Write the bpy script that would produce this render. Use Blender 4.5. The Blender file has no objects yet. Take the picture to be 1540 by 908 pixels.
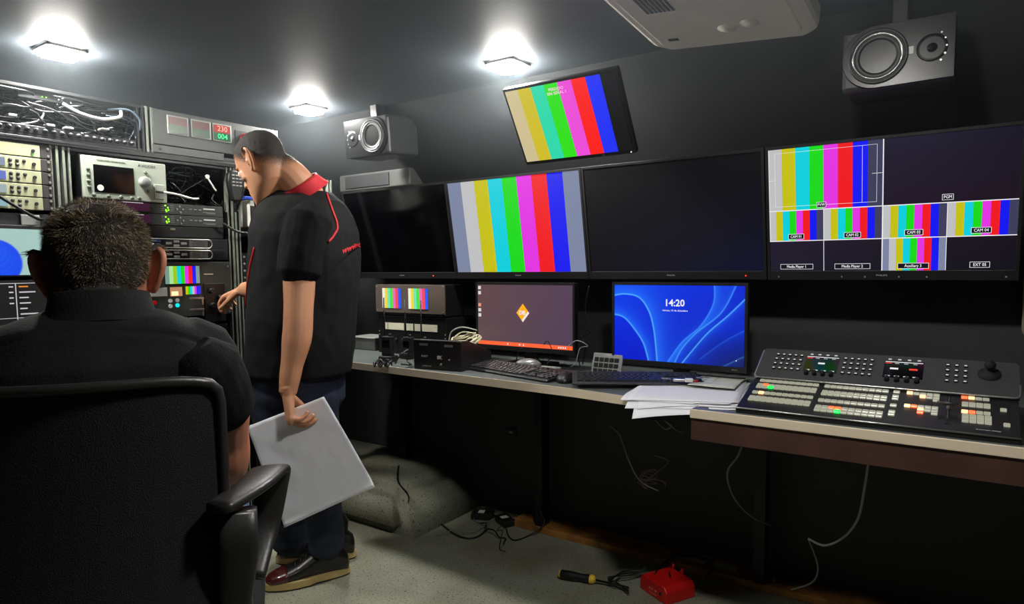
import bpy, bmesh, math, random
from math import pi, sin, cos, radians as rad
from mathutils import Vector as V, Matrix, noise
from mathutils.bvhtree import BVHTree
import numpy as np
random.seed(4)
SC = bpy.context.scene
COL = SC.collection
# ------------------------------------------------------------------ camera
FOC, YAW, PIT, ROLL, PCY, EYE = 1000.0, rad(34.8), rad(4.5), rad(-.6), 478.0, 1.22
FW = V((-sin(YAW)*cos(PIT), cos(YAW)*cos(PIT), -sin(PIT)))
_r = V((cos(YAW), sin(YAW), 0)); _u = _r.cross(FW)
RT = _r*cos(ROLL)+_u*sin(ROLL); UP = -_r*sin(ROLL)+_u*cos(ROLL)
CAMP = V((0, 0, EYE))
cd = bpy.data.cameras.new('camera'); cam = bpy.data.objects.new('camera', cd); COL.objects.link(cam)
cd.sensor_width = 36; cd.lens = 36*FOC/1540; cd.shift_y = (PCY-454)/1540; cd.clip_start = .02
m3 = Matrix((RT, UP, -FW)).transposed()
cam.matrix_world = Matrix.Translation(CAMP) @ m3.to_4x4()
SC.camera = cam
SC.view_settings.view_transform = 'Standard'; SC.view_settings.look = 'None'
SC.view_settings.gamma = 1; SC.view_settings.use_curve_mapping = False
SC.view_settings.exposure = 0.0
w = bpy.data.worlds.new('world'); SC.world = w; w.use_nodes = True
w.node_tree.nodes['Background'].inputs[0].default_value = (.5, .6, .7, 1)
w.node_tree.nodes['Background'].inputs[1].default_value = 0.0
LAMP = 470.0            # radiance of the ceiling lamp diffusers
CEIL = 1.95

def ray(x, y): return FW + RT*((x-770)/FOC) - UP*((y-PCY)/FOC)
def P(x, y, D): return CAMP + ray(x, y)*D
def onX(x, y, v): d = ray(x, y); return CAMP + d*(v/d.x)
def onY(x, y, v): d = ray(x, y); return CAMP + d*(v/d.y)
def onZ(x, y, v): d = ray(x, y); return CAMP + d*((v-EYE)/d.z)
def onP(x, y, o, n): d = ray(x, y); return CAMP + d*((o-CAMP).dot(n)/d.dot(n))
# ------------------------------------------------------------------ materials
def s2l(c): c = c/255; return c/12.92 if c <= .04045 else ((c+.055)/1.055)**2.4
def RGB(r, g, b): return (s2l(r), s2l(g), s2l(b), 1)
MATS = {}
def mat(name, col, rough=.5, metal=0, bump=0, bs=60, var=0, vs=8, spec=.5, sss=0, coat=0, sheen=0, dark=None):
    if name in MATS: return MATS[name]
    m = bpy.data.materials.new(name); m.use_nodes = True; MATS[name] = m
    nt = m.node_tree; b = nt.nodes['Principled BSDF']
    c = RGB(*col) if len(col) == 3 else col
    b.inputs['Base Color'].default_value = c; b.inputs['Roughness'].default_value = rough
    b.inputs['Metallic'].default_value = metal; b.inputs['Specular IOR Level'].default_value = spec
    if sss: b.inputs['Subsurface Weight'].default_value = sss; b.inputs['Subsurface Radius'].default_value = (.01, .004, .002)
    if coat: b.inputs['Coat Weight'].default_value = coat
    if sheen: b.inputs['Sheen Weight'].default_value = sheen
    tc = nt.nodes.new('ShaderNodeTexCoord')
    if var:
        n = nt.nodes.new('ShaderNodeTexNoise'); n.inputs['Scale'].default_value = vs; n.inputs['Detail'].default_value = 5
        nt.links.new(tc.outputs['Object'], n.inputs['Vector'])
        mx = nt.nodes.new('ShaderNodeMix'); mx.data_type = 'RGBA'
        mr = nt.nodes.new('ShaderNodeMapRange'); mr.inputs[1].default_value = .35; mr.inputs[2].default_value = .65
        nt.links.new(n.outputs['Fac'], mr.inputs[0]); nt.links.new(mr.outputs[0], mx.inputs[0])
        d = RGB(*dark) if dark else tuple(v*(1-var) for v in c[:3])+(1,)
        mx.inputs[6].default_value = d; mx.inputs[7].default_value = c
        nt.links.new(mx.outputs[2], b.inputs['Base Color'])
    if bump:
        n = nt.nodes.new('ShaderNodeTexNoise'); n.inputs['Scale'].default_value = bs; n.inputs['Detail'].default_value = 4
        nt.links.new(tc.outputs['Object'], n.inputs['Vector'])
        bp = nt.nodes.new('ShaderNodeBump'); bp.inputs['Strength'].default_value = bump; bp.inputs['Distance'].default_value = .004
        nt.links.new(n.outputs['Fac'], bp.inputs['Height']); nt.links.new(bp.outputs[0], b.inputs['Normal'])
    return m
def emi(name, col, k=1.0):
    if name in MATS: return MATS[name]
    m = bpy.data.materials.new(name); m.use_nodes = True; MATS[name] = m
    nt = m.node_tree; b = nt.nodes['Principled BSDF']
    b.inputs['Base Color'].default_value = (.01, .01, .01, 1); b.inputs['Roughness'].default_value = .25
    b.inputs['Emission Color'].default_value = RGB(*col); b.inputs['Emission Strength'].default_value = k
    return m
def ecol(c, k=1.0): return emi('glow_%d_%d_%d_%g' % (*c, k), c, k)
blackp = mat('black_plastic', (22, 22, 23), .42, bump=.08, bs=400)
blackm = mat('black_painted_metal', (20, 21, 22), .38, metal=.2, var=.3, vs=30)
blackr = mat('matte_black', (14, 14, 15), .8)
glass = mat('dark_screen_glass', (4, 4, 6), .12, spec=.45)
darkg = mat('dark_grey_plastic', (48, 49, 50), .45, bump=.1, bs=300)
grey = mat('grey_enamel', (78, 81, 78), .42, metal=.1, var=.12, vs=25)
greyl = mat('light_grey_plastic', (150, 152, 148), .4)
silver = mat('brushed_steel', (190, 190, 186), .3, metal=.9)
beige = mat('beige_enamel', (170, 173, 138), .4, var=.08, vs=20)
postm = mat('galvanised_post', (136, 143, 130), .42, metal=.25, var=.2, vs=40)
pale = mat('pale_green_enamel', (166, 176, 160), .4, var=.05)
whitep = mat('white_plastic', (225, 225, 218), .4)
paperm = mat('white_paper', (226, 227, 232), .75, bump=.06, bs=9)
ink = mat('black_ink', (25, 25, 25), .7)
cablem = mat('black_cable', (16, 16, 17), .4)
cablew = mat('grey_cable', (150, 150, 145), .45)
red = mat('red_plastic', (200, 22, 20), .35, bump=.1, bs=200)
yellow = mat('yellow_plastic', (225, 190, 60), .4)
lamp_e = emi('lamp_diffuser', (255, 252, 246), LAMP)
BARS = dict(g=(122, 132, 160), w=(190, 190, 192), y=(196, 190, 10), c=(0, 205, 220), n=(20, 215, 20), m=(225, 50, 225), r=(238, 20, 28), b=(10, 18, 238), k=(8, 8, 16), K=(60, 60, 90))
BARS2 = dict(w=(205, 190, 145), y=(205, 188, 40), c=(40, 215, 170), n=(45, 222, 20), m=(235, 75, 215), r=(250, 25, 22), b=(25, 45, 245), k=(6, 6, 10))
BARS3 = dict(w=(240, 235, 215), y=(235, 215, 40), c=(110, 225, 190), n=(60, 230, 40), m=(230, 110, 190), r=(245, 70, 70), b=(40, 90, 240))
# ------------------------------------------------------------------ mesh builder
class B:
    def __init__(s): s.bm = bmesh.new(); s.ms = []
    def mi(s, m):
        if m not in s.ms: s.ms.append(m)
        return s.ms.index(m)
    def _fin(s, faces, m, smooth=False):
        i = s.mi(m)
        for f in faces: f.material_index = i; f.smooth = smooth
    def box(s, x0, x1, y0, y1, z0, z1, m, bev=0, seg=2, M=None):
        bm = bmesh.new()
        bmesh.ops.create_cube(bm, size=1)
        for v in bm.verts: v.co = V(((x0+x1)/2+v.co.x*(x1-x0), (y0+y1)/2+v.co.y*(y1-y0), (z0+z1)/2+v.co.z*(z1-z0)))
        if bev: bmesh.ops.bevel(bm, geom=bm.edges[:], offset=bev, segments=seg, affect='EDGES', profile=.5)
        s.merge(bm, m, M); return s
    def merge(s, bm, m, M=None, smooth=False):
        if M is not None: bmesh.ops.transform(bm, matrix=M, verts=bm.verts)
        bmesh.ops.recalc_face_normals(bm, faces=bm.faces)
        mp = {v: s.bm.verts.new(v.co) for v in bm.verts}
        fs = []
        for f in bm.faces:
            try: fs.append(s.bm.faces.new([mp[v] for v in f.verts]))
            except ValueError: pass
        s._fin(fs, m, smooth); bm.free(); return s
    def prism(s, pts, y0, y1, m, bev=0, axis='y', M=None):   # outline (x,z) extruded along y
        bm = bmesh.new()
        def q(a, b, t): return {'y': (a, t, b), 'z': (a, b, t), 'x': (t, a, b)}[axis]
        a = [bm.verts.new(q(p[0], p[1], y0)) for p in pts]; b = [bm.verts.new(q(p[0], p[1], y1)) for p in pts]
        bm.faces.new(a); bm.faces.new(b[::-1])
        n = len(pts)
        for i in range(n): bm.faces.new((a[i], a[(i+1) % n], b[(i+1) % n], b[i]))
        bmesh.ops.recalc_face_normals(bm, faces=bm.faces)
        if bev: bmesh.ops.bevel(bm, geom=bm.edges[:], offset=bev, segments=2, affect='EDGES', profile=.5)
        s.merge(bm, m, M); return s
    def cyl(s, c, ax, r, h, m, seg=20, r2=None, bev=0, smooth=True):   # starts at c, runs h along ax
        ax = V(ax).normalized(); r2 = r if r2 is None else r2
        q = ax.to_track_quat('Z', 'Y'); c = V(c)
        rings = []
        prof = [(0, r), (h, r2)] if not bev else [(0, r), (h-bev, r2), (h, r2-bev)]
        for t, rr in prof: rings.append([s.bm.verts.new(c+q@V((rr*cos(2*pi*k/seg), rr*sin(2*pi*k/seg), t))) for k in range(seg)])
        fs = []
        for a, b in zip(rings, rings[1:]):
            for k in range(seg): fs.append(s.bm.faces.new((a[k], a[(k+1) % seg], b[(k+1) % seg], b[k])))
        s._fin(fs, m, smooth)
        s._fin([s.bm.faces.new(rings[0][::-1]), s.bm.faces.new(rings[-1])], m)
        return s
    def lathe(s, c, ax, prof, m, seg=32):   # prof list of (r, t)
        ax = V(ax).normalized(); q = ax.to_track_quat('Z', 'Y'); c = V(c); rings = []
        for r, t in prof: rings.append([s.bm.verts.new(c+q@V((max(r, 1e-4)*cos(2*pi*k/seg), max(r, 1e-4)*sin(2*pi*k/seg), t))) for k in range(seg)])
        fs = []
        for a, b in zip(rings, rings[1:]):
            for k in range(seg): fs.append(s.bm.faces.new((a[k], a[(k+1) % seg], b[(k+1) % seg], b[k])))
        s._fin(fs, m, True); return s
    def tube(s, pts, r, m, seg=8, closed=False):
        pts = [V(p) for p in pts]; n = len(pts); rings = []
        up = V((.13, .27, .95))
        for i, p in enumerate(pts):
            if closed: d = pts[(i+1) % n]-pts[i-1]
            else: d = pts[min(i+1, n-1)]-pts[max(i-1, 0)]
            if d.length < 1e-9: d = V((0, 0, 1))
            d.normalize(); a = d.cross(up)
            if a.length < .05: a = d.cross(V((1, 0, 0)))
            a.normalize(); b = d.cross(a); up = a.cross(d)
            rr = r[i] if isinstance(r, (list, tuple)) else r
            rings.append([s.bm.verts.new(p+a*rr*cos(2*pi*k/seg)+b*rr*sin(2*pi*k/seg)) for k in range(seg)])
        fs = []; pr = list(zip(rings, rings[1:]))
        if closed: pr.append((rings[-1], rings[0]))
        for a, b in pr:
            for k in range(seg): fs.append(s.bm.faces.new((a[k], a[(k+1) % seg], b[(k+1) % seg], b[k])))
        if not closed: fs += [s.bm.faces.new(rings[0][::-1]), s.bm.faces.new(rings[-1])]
        s._fin(fs, m, True); return s
    def quad(s, a, b, c, d, m): s._fin([s.bm.faces.new([s.bm.verts.new(p) for p in (a, b, c, d)])], m); return s
    def ball(s, c, r, m, seg=16, sc=(1, 1, 1)):
        bm = bmesh.new(); bmesh.ops.create_uvsphere(bm, u_segments=seg, v_segments=seg//2, radius=r)
        s.merge(bm, m, Matrix.Translation(V(c)) @ Matrix.Diagonal((*sc, 1)), True); return s
    def done(s, name, parent=None, label=None, cat=None, group=None, kind=None):
        me = bpy.data.meshes.new(name); s.bm.to_mesh(me); s.bm.free()
        for m in s.ms: me.materials.append(m)
        return link(name, me, parent, label, cat, group, kind)
def tagit(o, label, cat, group, kind):
    if label: o['label'] = label
    if cat: o['category'] = cat
    if group: o['group'] = group
    if kind: o['kind'] = kind
def link(name, me, parent=None, label=None, cat=None, group=None, kind=None):
    o = bpy.data.objects.new(name, me); COL.objects.link(o)
    if parent is not None: o.parent = parent
    tagit(o, label, cat, group, kind); return o
def thing(name, label, cat, loc=(0, 0, 0), rz=0, group=None, rx=0):
    o = bpy.data.objects.new(name, None); o.empty_display_size = .05; COL.objects.link(o)
    o.location = loc; o.rotation_euler = (rx, 0, rz); tagit(o, label, cat, group, None); return o
def inst(src, parent, loc, label=None):
    o = src.copy(); COL.objects.link(o); o.parent = parent; o.location = loc
    if 'label' in o: del o['label']
    if label: o['label'] = label
    return o
def smooth_path(pts, n=8):
    pts = [V(p) for p in pts]; out = []
    for i in range(len(pts)-1):
        p0, p1, p2, p3 = pts[max(i-1, 0)], pts[i], pts[i+1], pts[min(i+2, len(pts)-1)]
        for k in range(n):
            t = k/n
            out.append(.5*((2*p1)+(p2-p0)*t+(2*p0-5*p1+4*p2-p3)*t*t+(3*p1-p0-3*p2+p3)*t**3))
    return out+[pts[-1]]
def text(s, size, m, parent, loc, name='lettering', rot=(pi/2, 0, 0), sx=1, align='CENTER', bold=0):
    cu = bpy.data.curves.new('t', 'FONT'); cu.body = s; cu.size = size; cu.align_x = align; cu.align_y = 'CENTER'; cu.extrude = .0003; cu.offset = bold
    cu.resolution_u = 2
    t = bpy.data.objects.new('t', cu); COL.objects.link(t)
    me = bpy.data.meshes.new_from_object(t.evaluated_get(bpy.context.evaluated_depsgraph_get()))
    bpy.data.objects.remove(t); bpy.data.curves.remove(cu)
    me.materials.clear(); me.materials.append(m)
    o = link(name, me, parent); o.location = loc; o.rotation_euler = rot; o.scale = (sx, 1, 1); return o
def strips(name, parent, x, z, w, h, y, seq, pal=BARS, k=1.0, depth=.002):   # colour bars shown on a screen
    b = B(); n = len(seq)
    for i, c in enumerate(seq):
        b.box(x+w*i/n, x+w*(i+1)/n, y, y+depth, z, z+h, ecol(pal[c], k))
    return b.done(name, parent)
def paint(name, parent, x, z, w, h, y, fn, nx=200, nz=120, k=1.0):   # a lit picture on a screen, one colour per vertex
    me = bpy.data.meshes.new(name)
    U, W = np.meshgrid(np.linspace(0, 1, nx), np.linspace(0, 1, nz))
    vs = np.stack([x+U*w, np.full_like(U, y), z+W*h], -1).reshape(-1, 3)
    idx = np.arange(nx*nz).reshape(nz, nx)
    fs = np.stack([idx[:-1, :-1], idx[:-1, 1:], idx[1:, 1:], idx[1:, :-1]], -1).reshape(-1, 4)
    me.from_pydata(vs.tolist(), [], fs.tolist())
    c = np.clip(fn(U, W), 0, 1); c = np.where(c <= .04045, c/12.92, ((c+.055)/1.055)**2.4)
    ca = me.color_attributes.new('picture', 'FLOAT_COLOR', 'POINT')
    ca.data.foreach_set('color', np.concatenate([c.reshape(-1, 3), np.ones((nx*nz, 1))], 1).astype(np.float32).ravel())
    m = bpy.data.materials.new('screen_picture'); m.use_nodes = True; nt = m.node_tree; bs = nt.nodes['Principled BSDF']
    at = nt.nodes.new('ShaderNodeAttribute'); at.attribute_name = 'picture'
    bs.inputs['Base Color'].default_value = (.005, .005, .005, 1); bs.inputs['Roughness'].default_value = .3
    nt.links.new(at.outputs['Color'], bs.inputs['Emission Color']); bs.inputs['Emission Strength'].default_value = k
    me.materials.append(m); return link(name, me, parent)
# ================================================================== STRUCTURE
WL, WR, WB, WF = -3.1, 1.3, 2.62, -1.2    # wall planes
floorm = mat('speckled_lino', (128, 130, 112), .5, spec=.3)
nt = floorm.node_tree; bs = nt.nodes['Principled BSDF']; tc = nt.nodes['Texture Coordinate']
vo = nt.nodes.new('ShaderNodeTexNoise'); vo.inputs['Scale'].default_value = 130; vo.inputs['Detail'].default_value = 2
cr = nt.nodes.new('ShaderNodeValToRGB'); cr.color_ramp.elements[0].position = .30; cr.color_ramp.elements[1].position = .42
cr.color_ramp.elements[0].color = RGB(50, 48, 40); cr.color_ramp.elements[1].color = RGB(140, 142, 126)
n2 = nt.nodes.new('ShaderNodeTexNoise'); n2.inputs['Scale'].default_value = 2.5; n2.inputs['Detail'].default_value = 6
c2 = nt.nodes.new('ShaderNodeValToRGB'); c2.color_ramp.elements[0].position = .3; c2.color_ramp.elements[1].position = .6
c2.color_ramp.elements[0].color = (.62, .56, .48, 1); c2.color_ramp.elements[1].color = (1, 1, 1, 1)
mx = nt.nodes.new('ShaderNodeMix'); mx.data_type = 'RGBA'; mx.blend_type = 'MULTIPLY'; mx.inputs[0].default_value = 1
for a, b_ in ((tc.outputs['Object'], vo.inputs['Vector']), (tc.outputs['Object'], n2.inputs['Vector']), (vo.outputs['Fac'], cr.inputs[0]), (n2.outputs['Fac'], c2.inputs[0]),
              (cr.outputs[0], mx.inputs[6]), (c2.outputs[0], mx.inputs[7]), (mx.outputs[2], bs.inputs['Base Color'])): nt.links.new(a, b_)
ceilm = mat('charcoal_ceiling_lining', (84, 92, 99), .58, bump=.12, bs=90, var=.12, vs=3, spec=.5)
wallm = mat('charcoal_wall_lining', (50, 52, 53), .55, bump=.15, bs=120, var=.15, vs=3)
B().box(WL, WR, WF, WB+.3, -.06, 0, floorm).done('floor', kind='structure')
B().box(WL, WR, WF, WB+.3, CEIL, CEIL+.05, ceilm).done('ceiling', kind='structure')
B().box(WL-.05, WL, WF, WB+.3, 0, CEIL, wallm).done('wall_left', kind='structure')
B().box(WR, WR+.05, WF, WB+.3, 0, CEIL, wallm).done('wall_right', kind='structure')
B().box(WL, WR, WF-.05, WF, 0, CEIL, wallm).done('wall_front', kind='structure')
B().box(WL, WR, WB, WB+.05, 0, CEIL, wallm).done('wall_back', kind='structure')
# wheel arch under the desk, covered in the floor lino
b = B(); bm = bmesh.new(); bmesh.ops.create_cube(bm, size=1)
for v in bm.verts:
    tz = .21 if v.co.z > 0 else -.005
    xr = -2.02 if v.co.z < 0 else -2.14
    yf = 2.07 if v.co.z < 0 else 2.14
    v.co = V((WL+.001 if v.co.x < 0 else xr, yf if v.co.y < 0 else WB-.001, tz))
bmesh.ops.bevel(bm, geom=[e for e in bm.edges if all(v.co.y < 2.3 for v in e.verts) or all(v.co.x > -2.5 for v in e.verts) and e.verts[0].co.z+e.verts[1].co.z > .3], offset=.055, segments=6, affect='EDGES')
b.merge(bm, floorm, smooth=True).done('trim_1', kind='structure')
# timber sill along the foot of the wall
wood = mat('worn_brown_timber', (176, 122, 52), .65, bump=.4, bs=25, var=.5, vs=9, dark=(90, 56, 26))
B().box(-1.75, .9, 2.49, WB, 0, .028, wood, .003).done('trim_2', kind='structure')
# beige upright panel at the right end of the monitor wall
B().box(.125, .33, 2.38, 2.6, .98, 1.32, mat('beige_panel', (186, 180, 160), .5), .03, 4).done('trim_3', kind='structure')
# upper sloping panel of the monitor wall
b = B(); b.prism([(2.22, CEIL), (WB, CEIL), (WB, 1.60), (2.56, 1.60)], WL+.001, WR-.001, wallm, axis='x'); b.done('trim_4', kind='structure')
# ------------------------------------------------------------------ ceiling lamps
def ceiling_light(x, y, label):
    t = thing('ceiling_light', label, 'ceiling light', (x, y, CEIL-.001), 0, 'square ceiling lamps')
    h = .052
    b = B()
    for a in range(4): b.box(-h-.008, h+.008, h, h+.008, -.010, 0, whitep, .001, 1, M=Matrix.Rotation(a*pi/2, 4, 'Z'))
    b.done('frame', t)
    bm = bmesh.new(); bmesh.ops.create_cube(bm, size=1)
    for v in bm.verts: v.co = V((v.co.x*2*h, v.co.y*2*h, -.013+v.co.z*.026))
    bmesh.ops.bevel(bm, geom=[e for e in bm.edges if abs((e.verts[0].co-e.verts[1].co).z) > .01], offset=.016, segments=5, affect='EDGES')
    B().merge(bm, lamp_e).done('diffuser', t)
ceiling_light(-2.51, 1.01, 'square ceiling lamp above the cable-filled rack, at far left')
ceiling_light(-2.52, 2.02, 'square ceiling lamp beside the small left wall speaker')
ceiling_light(-1.41, 2.02, 'square ceiling lamp above the tilted colour-bar monitor')
ceiling_light(-.31, 1.0, 'square ceiling lamp on the near side of the white roof unit')
# ------------------------------------------------------------------ roof air unit
t = thing('roof_air_unit', 'off-white plastic air conditioner housing on the dark ceiling', 'air conditioner', (-.60, 1.615, CEIL+.022)); t.rotation_euler = (rad(-4.5), rad(5), 0)
acm = mat('aged_white_plastic', (236, 228, 212), .5, bump=.05, bs=30, var=.06)
b = B(); b.prism([(-.24, -.46), (.24, -.46), (.24, .40), (.20, .45), (-.20, .45), (-.24, .40)], -.07, .0, acm, .018, axis='z'); b.done('housing', t)
b = B(); b.prism([(-.20, -.40), (.20, -.40), (.20, .38), (-.20, .38)], -.076, -.068, acm, .003, axis='z'); b.done('cover', t)
b = B()
for i in range(7): b.box(-.15+i*.012, -.142+i*.012, -.05, .14, -.0775, -.0755, darkg)
b.done('vent', t)
for x, y in ((.02, .30), (.085, .285)):
    B().lathe((x, y, -.0755), (0, 0, -1), [(.026, 0), (.026, .002), (.02, .003), (.018, .006), (0, .007)], acm, 24).done('knob', t)
B().box(-.165, -.135, .33, .345, -.0785, -.0755, darkg, .001).done('catch', t)
# ================================================================== DESKS
topm = mat('grey_laminate', (92, 98, 96), .38, bump=.05, bs=120, var=.08, vs=6)
edgem = mat('pale_edge_strip', (232, 216, 190), .35, metal=.1)
facem = mat('dark_red_timber_face', (74, 46, 38), .55, bump=.2, bs=30, var=.3, vs=12)
ZD = .8
t = thing('desk', 'long narrow grey-topped desk with pale edge strip under the colour-bar screens', 'desk', (-1.6, 2.3, 0))
def poly_slab(pts, z0, z1, m, bev=0): return B().prism(pts, z0, z1, m, bev, axis='z')
o = Matrix.Translation((1.6, -2.3, 0))
b = B(); b.prism([(-2.62, 2.01), (-1.1, 1.955), (-.66, 1.90), (-.66, WB-.005), (-2.62, WB-.005)], ZD-.026, ZD, topm, axis='z', M=o); b.done('desktop', t)
b = B(); b.tube([(-1.02, -.289, ZD-.013), (.5, -.346, ZD-.013), (.94, -.401, ZD-.013)], .0012, edgem); 
b = B()
for (x0, y0), (x1, y1) in (((-2.62, 2.01), (-1.1, 1.955)), ((-1.1, 1.955), (-.66, 1.90))):
    n = V((y1-y0, x0-x1, 0)).normalized()*.004
    b.prism([(x0, y0), (x1, y1), (x1+n.x, y1+n.y), (x0+n.x, y0+n.y)], ZD-.028, ZD+.001, edgem, axis='z', M=o)
b.done('edge_strip', t)
for x in (-2.45, -1.6): B().box(x-.02, x+.02, 2.50, 2.56, 0, ZD-.026, blackm, M=o).done('leg', t)
t = thing('desk', 'thick desk with pale front edge and dark timber face carrying the vision mixer', 'desk', (-.1, 2.2, 0))
o = Matrix.Translation((.1, -2.2, 0))
b = B(); b.box(-.655, .75, 1.8405, WB-.005, ZD-.021, ZD+.004, topm, M=o); b.done('desktop', t)
b = B(); b.box(-.657, .75, 1.834, 1.84, ZD-.021, ZD+.005, edgem, .0015, M=o); b.done('edge_strip', t)
b = B(); b.box(-.655, .75, 1.841, 1.862, ZD-.085, ZD-.0215, facem, M=o); b.done('fascia', t)
for x in (-.62, .7): B().box(x-.02, x+.02, 2.48, 2.54, .03, ZD-.03, blackm, M=o).done('leg', t)
# ================================================================== WALL SCREENS
def tv(label, cx, content, logo=True, led=None):
    W, Hh, tilt = .678, .402, rad(9.5)
    t = thing('wall_television', label, 'television', (cx, 2.35, 1.175), 0, 'row of wall televisions', rx=tilt)
    b = B(); b.box(-W/2, W/2, .006, .036, -.012, Hh+.022, blackp, .003); b.box(-.22, .22, .036, .07, .05, .33, blackp, .01); b.done('casing', t)
    b = B(); w2 = .330
    b.box(-W/2, -w2, 0, .008, -.012, Hh+.022, blackp, .001); b.box(w2, W/2, 0, .008, -.012, Hh+.022, blackp, .001)
    b.box(-w2, w2, 0, .008, Hh+.018-.006, Hh+.022, blackp, .001); b.box(-w2, w2, 0, .008, -.012, .018, blackp, .001); b.done('bezel', t)
    b = B(); b.box(-w2, w2, .004, .007, .018, Hh+.013, glass); b.done('screen', t)
    b = B(); b.box(-.06, .06, .07, .16, .1, .28, blackm); b.done('wall_bracket', t)
    if logo: text('PHILIPS', .0075, ecol((150, 150, 160), .6), t, (0, -.0005, .003), sx=1.3)
    if led: B().ball((led[0], -.001, .002), .0022, ecol(led[1], 4), 8).done('indicator', t)
    content(t, w2*2, Hh+.013-.018, -w2, .018); return t
def c_off(t, w, h, x, z): pass
def c_bars(t, w, h, x, z): strips('picture', t, x, z, w, h, .0028, 'gwycnmrbg').location = (0, 0, 0)
def c_black(t, w, h, x, z):
    paint('picture', t, x, z, w, h, .0035, lambda u, v: np.stack([.012+0*u, .012+.02*(1-v)*u, .03+.10*(1-v)*(.3+u)], -1), 24, 14)  # blue glow put into the blank screen's colour, stronger towards lower right
white_e = ecol((235, 235, 240), 1); 
def c_multi(t, w, h, x, z):
    y = .0028
    bb = lambda u0, v0, u1, v1: (x+w*u0, z+h*v0, w*(u1-u0), h*(v1-v0))
    paint('picture', t, x, z, w, h, .0036, lambda u, v: np.stack([.10-.05*u+.04*np.sin(3*v), .09-.05*u+0*v, .16-.08*u+.05*v], -1), 24, 14)
    def bars(u0, v0, u1, v1, seq, nm='preview_window'):
        a, c_, ww, hh = bb(u0, v0, u1, v1); strips(nm, t, a, c_, ww, hh, y, seq, depth=.0007)
    bars(0, .5, .5, 1, 'wycnmrbK')
    for i in range(4): bars(i*.25, .25, (i+1)*.25, .5, 'wycnmrbK')
    bars(.5, 0, .75, .25, 'gwycnmrbg')
    b = B(); L = .0016
    def hl(v, u0, u1, r=L): b.box(x+w*u0, x+w*u1, y-.0006, y-.0001, z+h*v-r/2, z+h*v+r/2, white_e)
    def vl(u, v0, v1, r=L): b.box(x+w*u-r/2, x+w*u+r/2, y-.0006, y-.0001, z+h*v0, z+h*v1, white_e)
    hl(.5, 0, 1, .0026); hl(.25, 0, 1, .0026); vl(.5, 0, 1, .003); vl(.25, 0, .5); vl(.75, 0, .5); vl(.0025, .25, 1)
    for (a, c_, e, f) in ((.03, .535, .475, .965), (.415, .535, .415, .965)):
        vl(a, c_, f, .0008) if a == e else (hl(c_, a, e, .0008), hl(f, a, e, .0008), vl(a, c_, f, .0008), vl(e, c_, f, .0008))
    hl(.75, .0, .03, .0008); hl(.75, .455, .5, .0012)
    b.done('grid_lines', t)
    lm = ecol((240, 240, 245), 1.1); bk = ecol((10, 10, 20), 1)
    for s, u, v in (('PVW', .24, .535), ('PGM', .75, .54), ('CAM 01', .125, .285), ('CAM 02', .375, .285), ('CAM 03', .625, .29), ('CAM 04', .875, .29),
                    ('Media Player 1', .125, .035), ('Media Player 2', .375, .035), ('Auxiliary 3', .625, .035), ('EXT 05', .875, .04)):
        sz = .0125; ww = .0085*len(s)*.78+.006
        b = B(); cx, cz = x+w*u, z+h*v
        b.box(cx-ww/2-.001, cx+ww/2+.001, y-.0011, y-.0008, cz-.0085, cz+.0085, lm); b.box(cx-ww/2, cx+ww/2, y-.0014, y-.0011, cz-.0075, cz+.0075, bk)
        p = b.done('caption_box', t); text(s, sz, lm, t, (cx, y-.0018, cz), 'caption', sx=.82)
    for u in (.04, .33, .43, .57, .68, .97): B().box(x+w*u-.002, x+w*u+.002, -.001, .001, -.004, .001, greyl, .0005).done('button', t)
tv('switched-off wall television at the left end, between the standing man and the bar screen', -2.278, c_off, led=(.20, (255, 90, 40)))
tv('wall television filled with nine vertical colour bars including grey ones at both ends', -1.598, c_bars)
tv('blank dark wall television between the colour-bar screen and the multi-view screen', -.918, c_black, led=(.27, (255, 30, 20)))
tv('wall television showing a grid of camera preview windows with captions', -.236, c_multi)
# ------------------------------------------------------------------ tilted upper monitor
tl = math.atan2(.14, .225)
t = thing('ceiling_monitor', 'small monitor hung high and tilted down, showing colour bars with text', 'monitor', (-1.17, 2.10, 1.604), 0, None, rx=tl)
B().box(-.222, .222, .001, .026, -.014, .275, blackp, .004).done('casing', t)
strips('picture', t, -.2125, 0, .425, .265, -.001, 'wycnmrbk', BARS2)
B().box(-.02, .02, .026, .12, .12, .17, blackm, .004).done('bracket', t)
text('PERDIDO\nSIN SEÑAL 1', .014, ecol((250, 200, 225), 1), t, (-.01, -.0018, .238), 'caption')
B().ball((.205, -.001, -.007), .0018, ecol((240, 240, 255), 3), 8).done('indicator', t)
text('LG', .008, greyl, t, (.1, -.0005, -.007))
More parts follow.
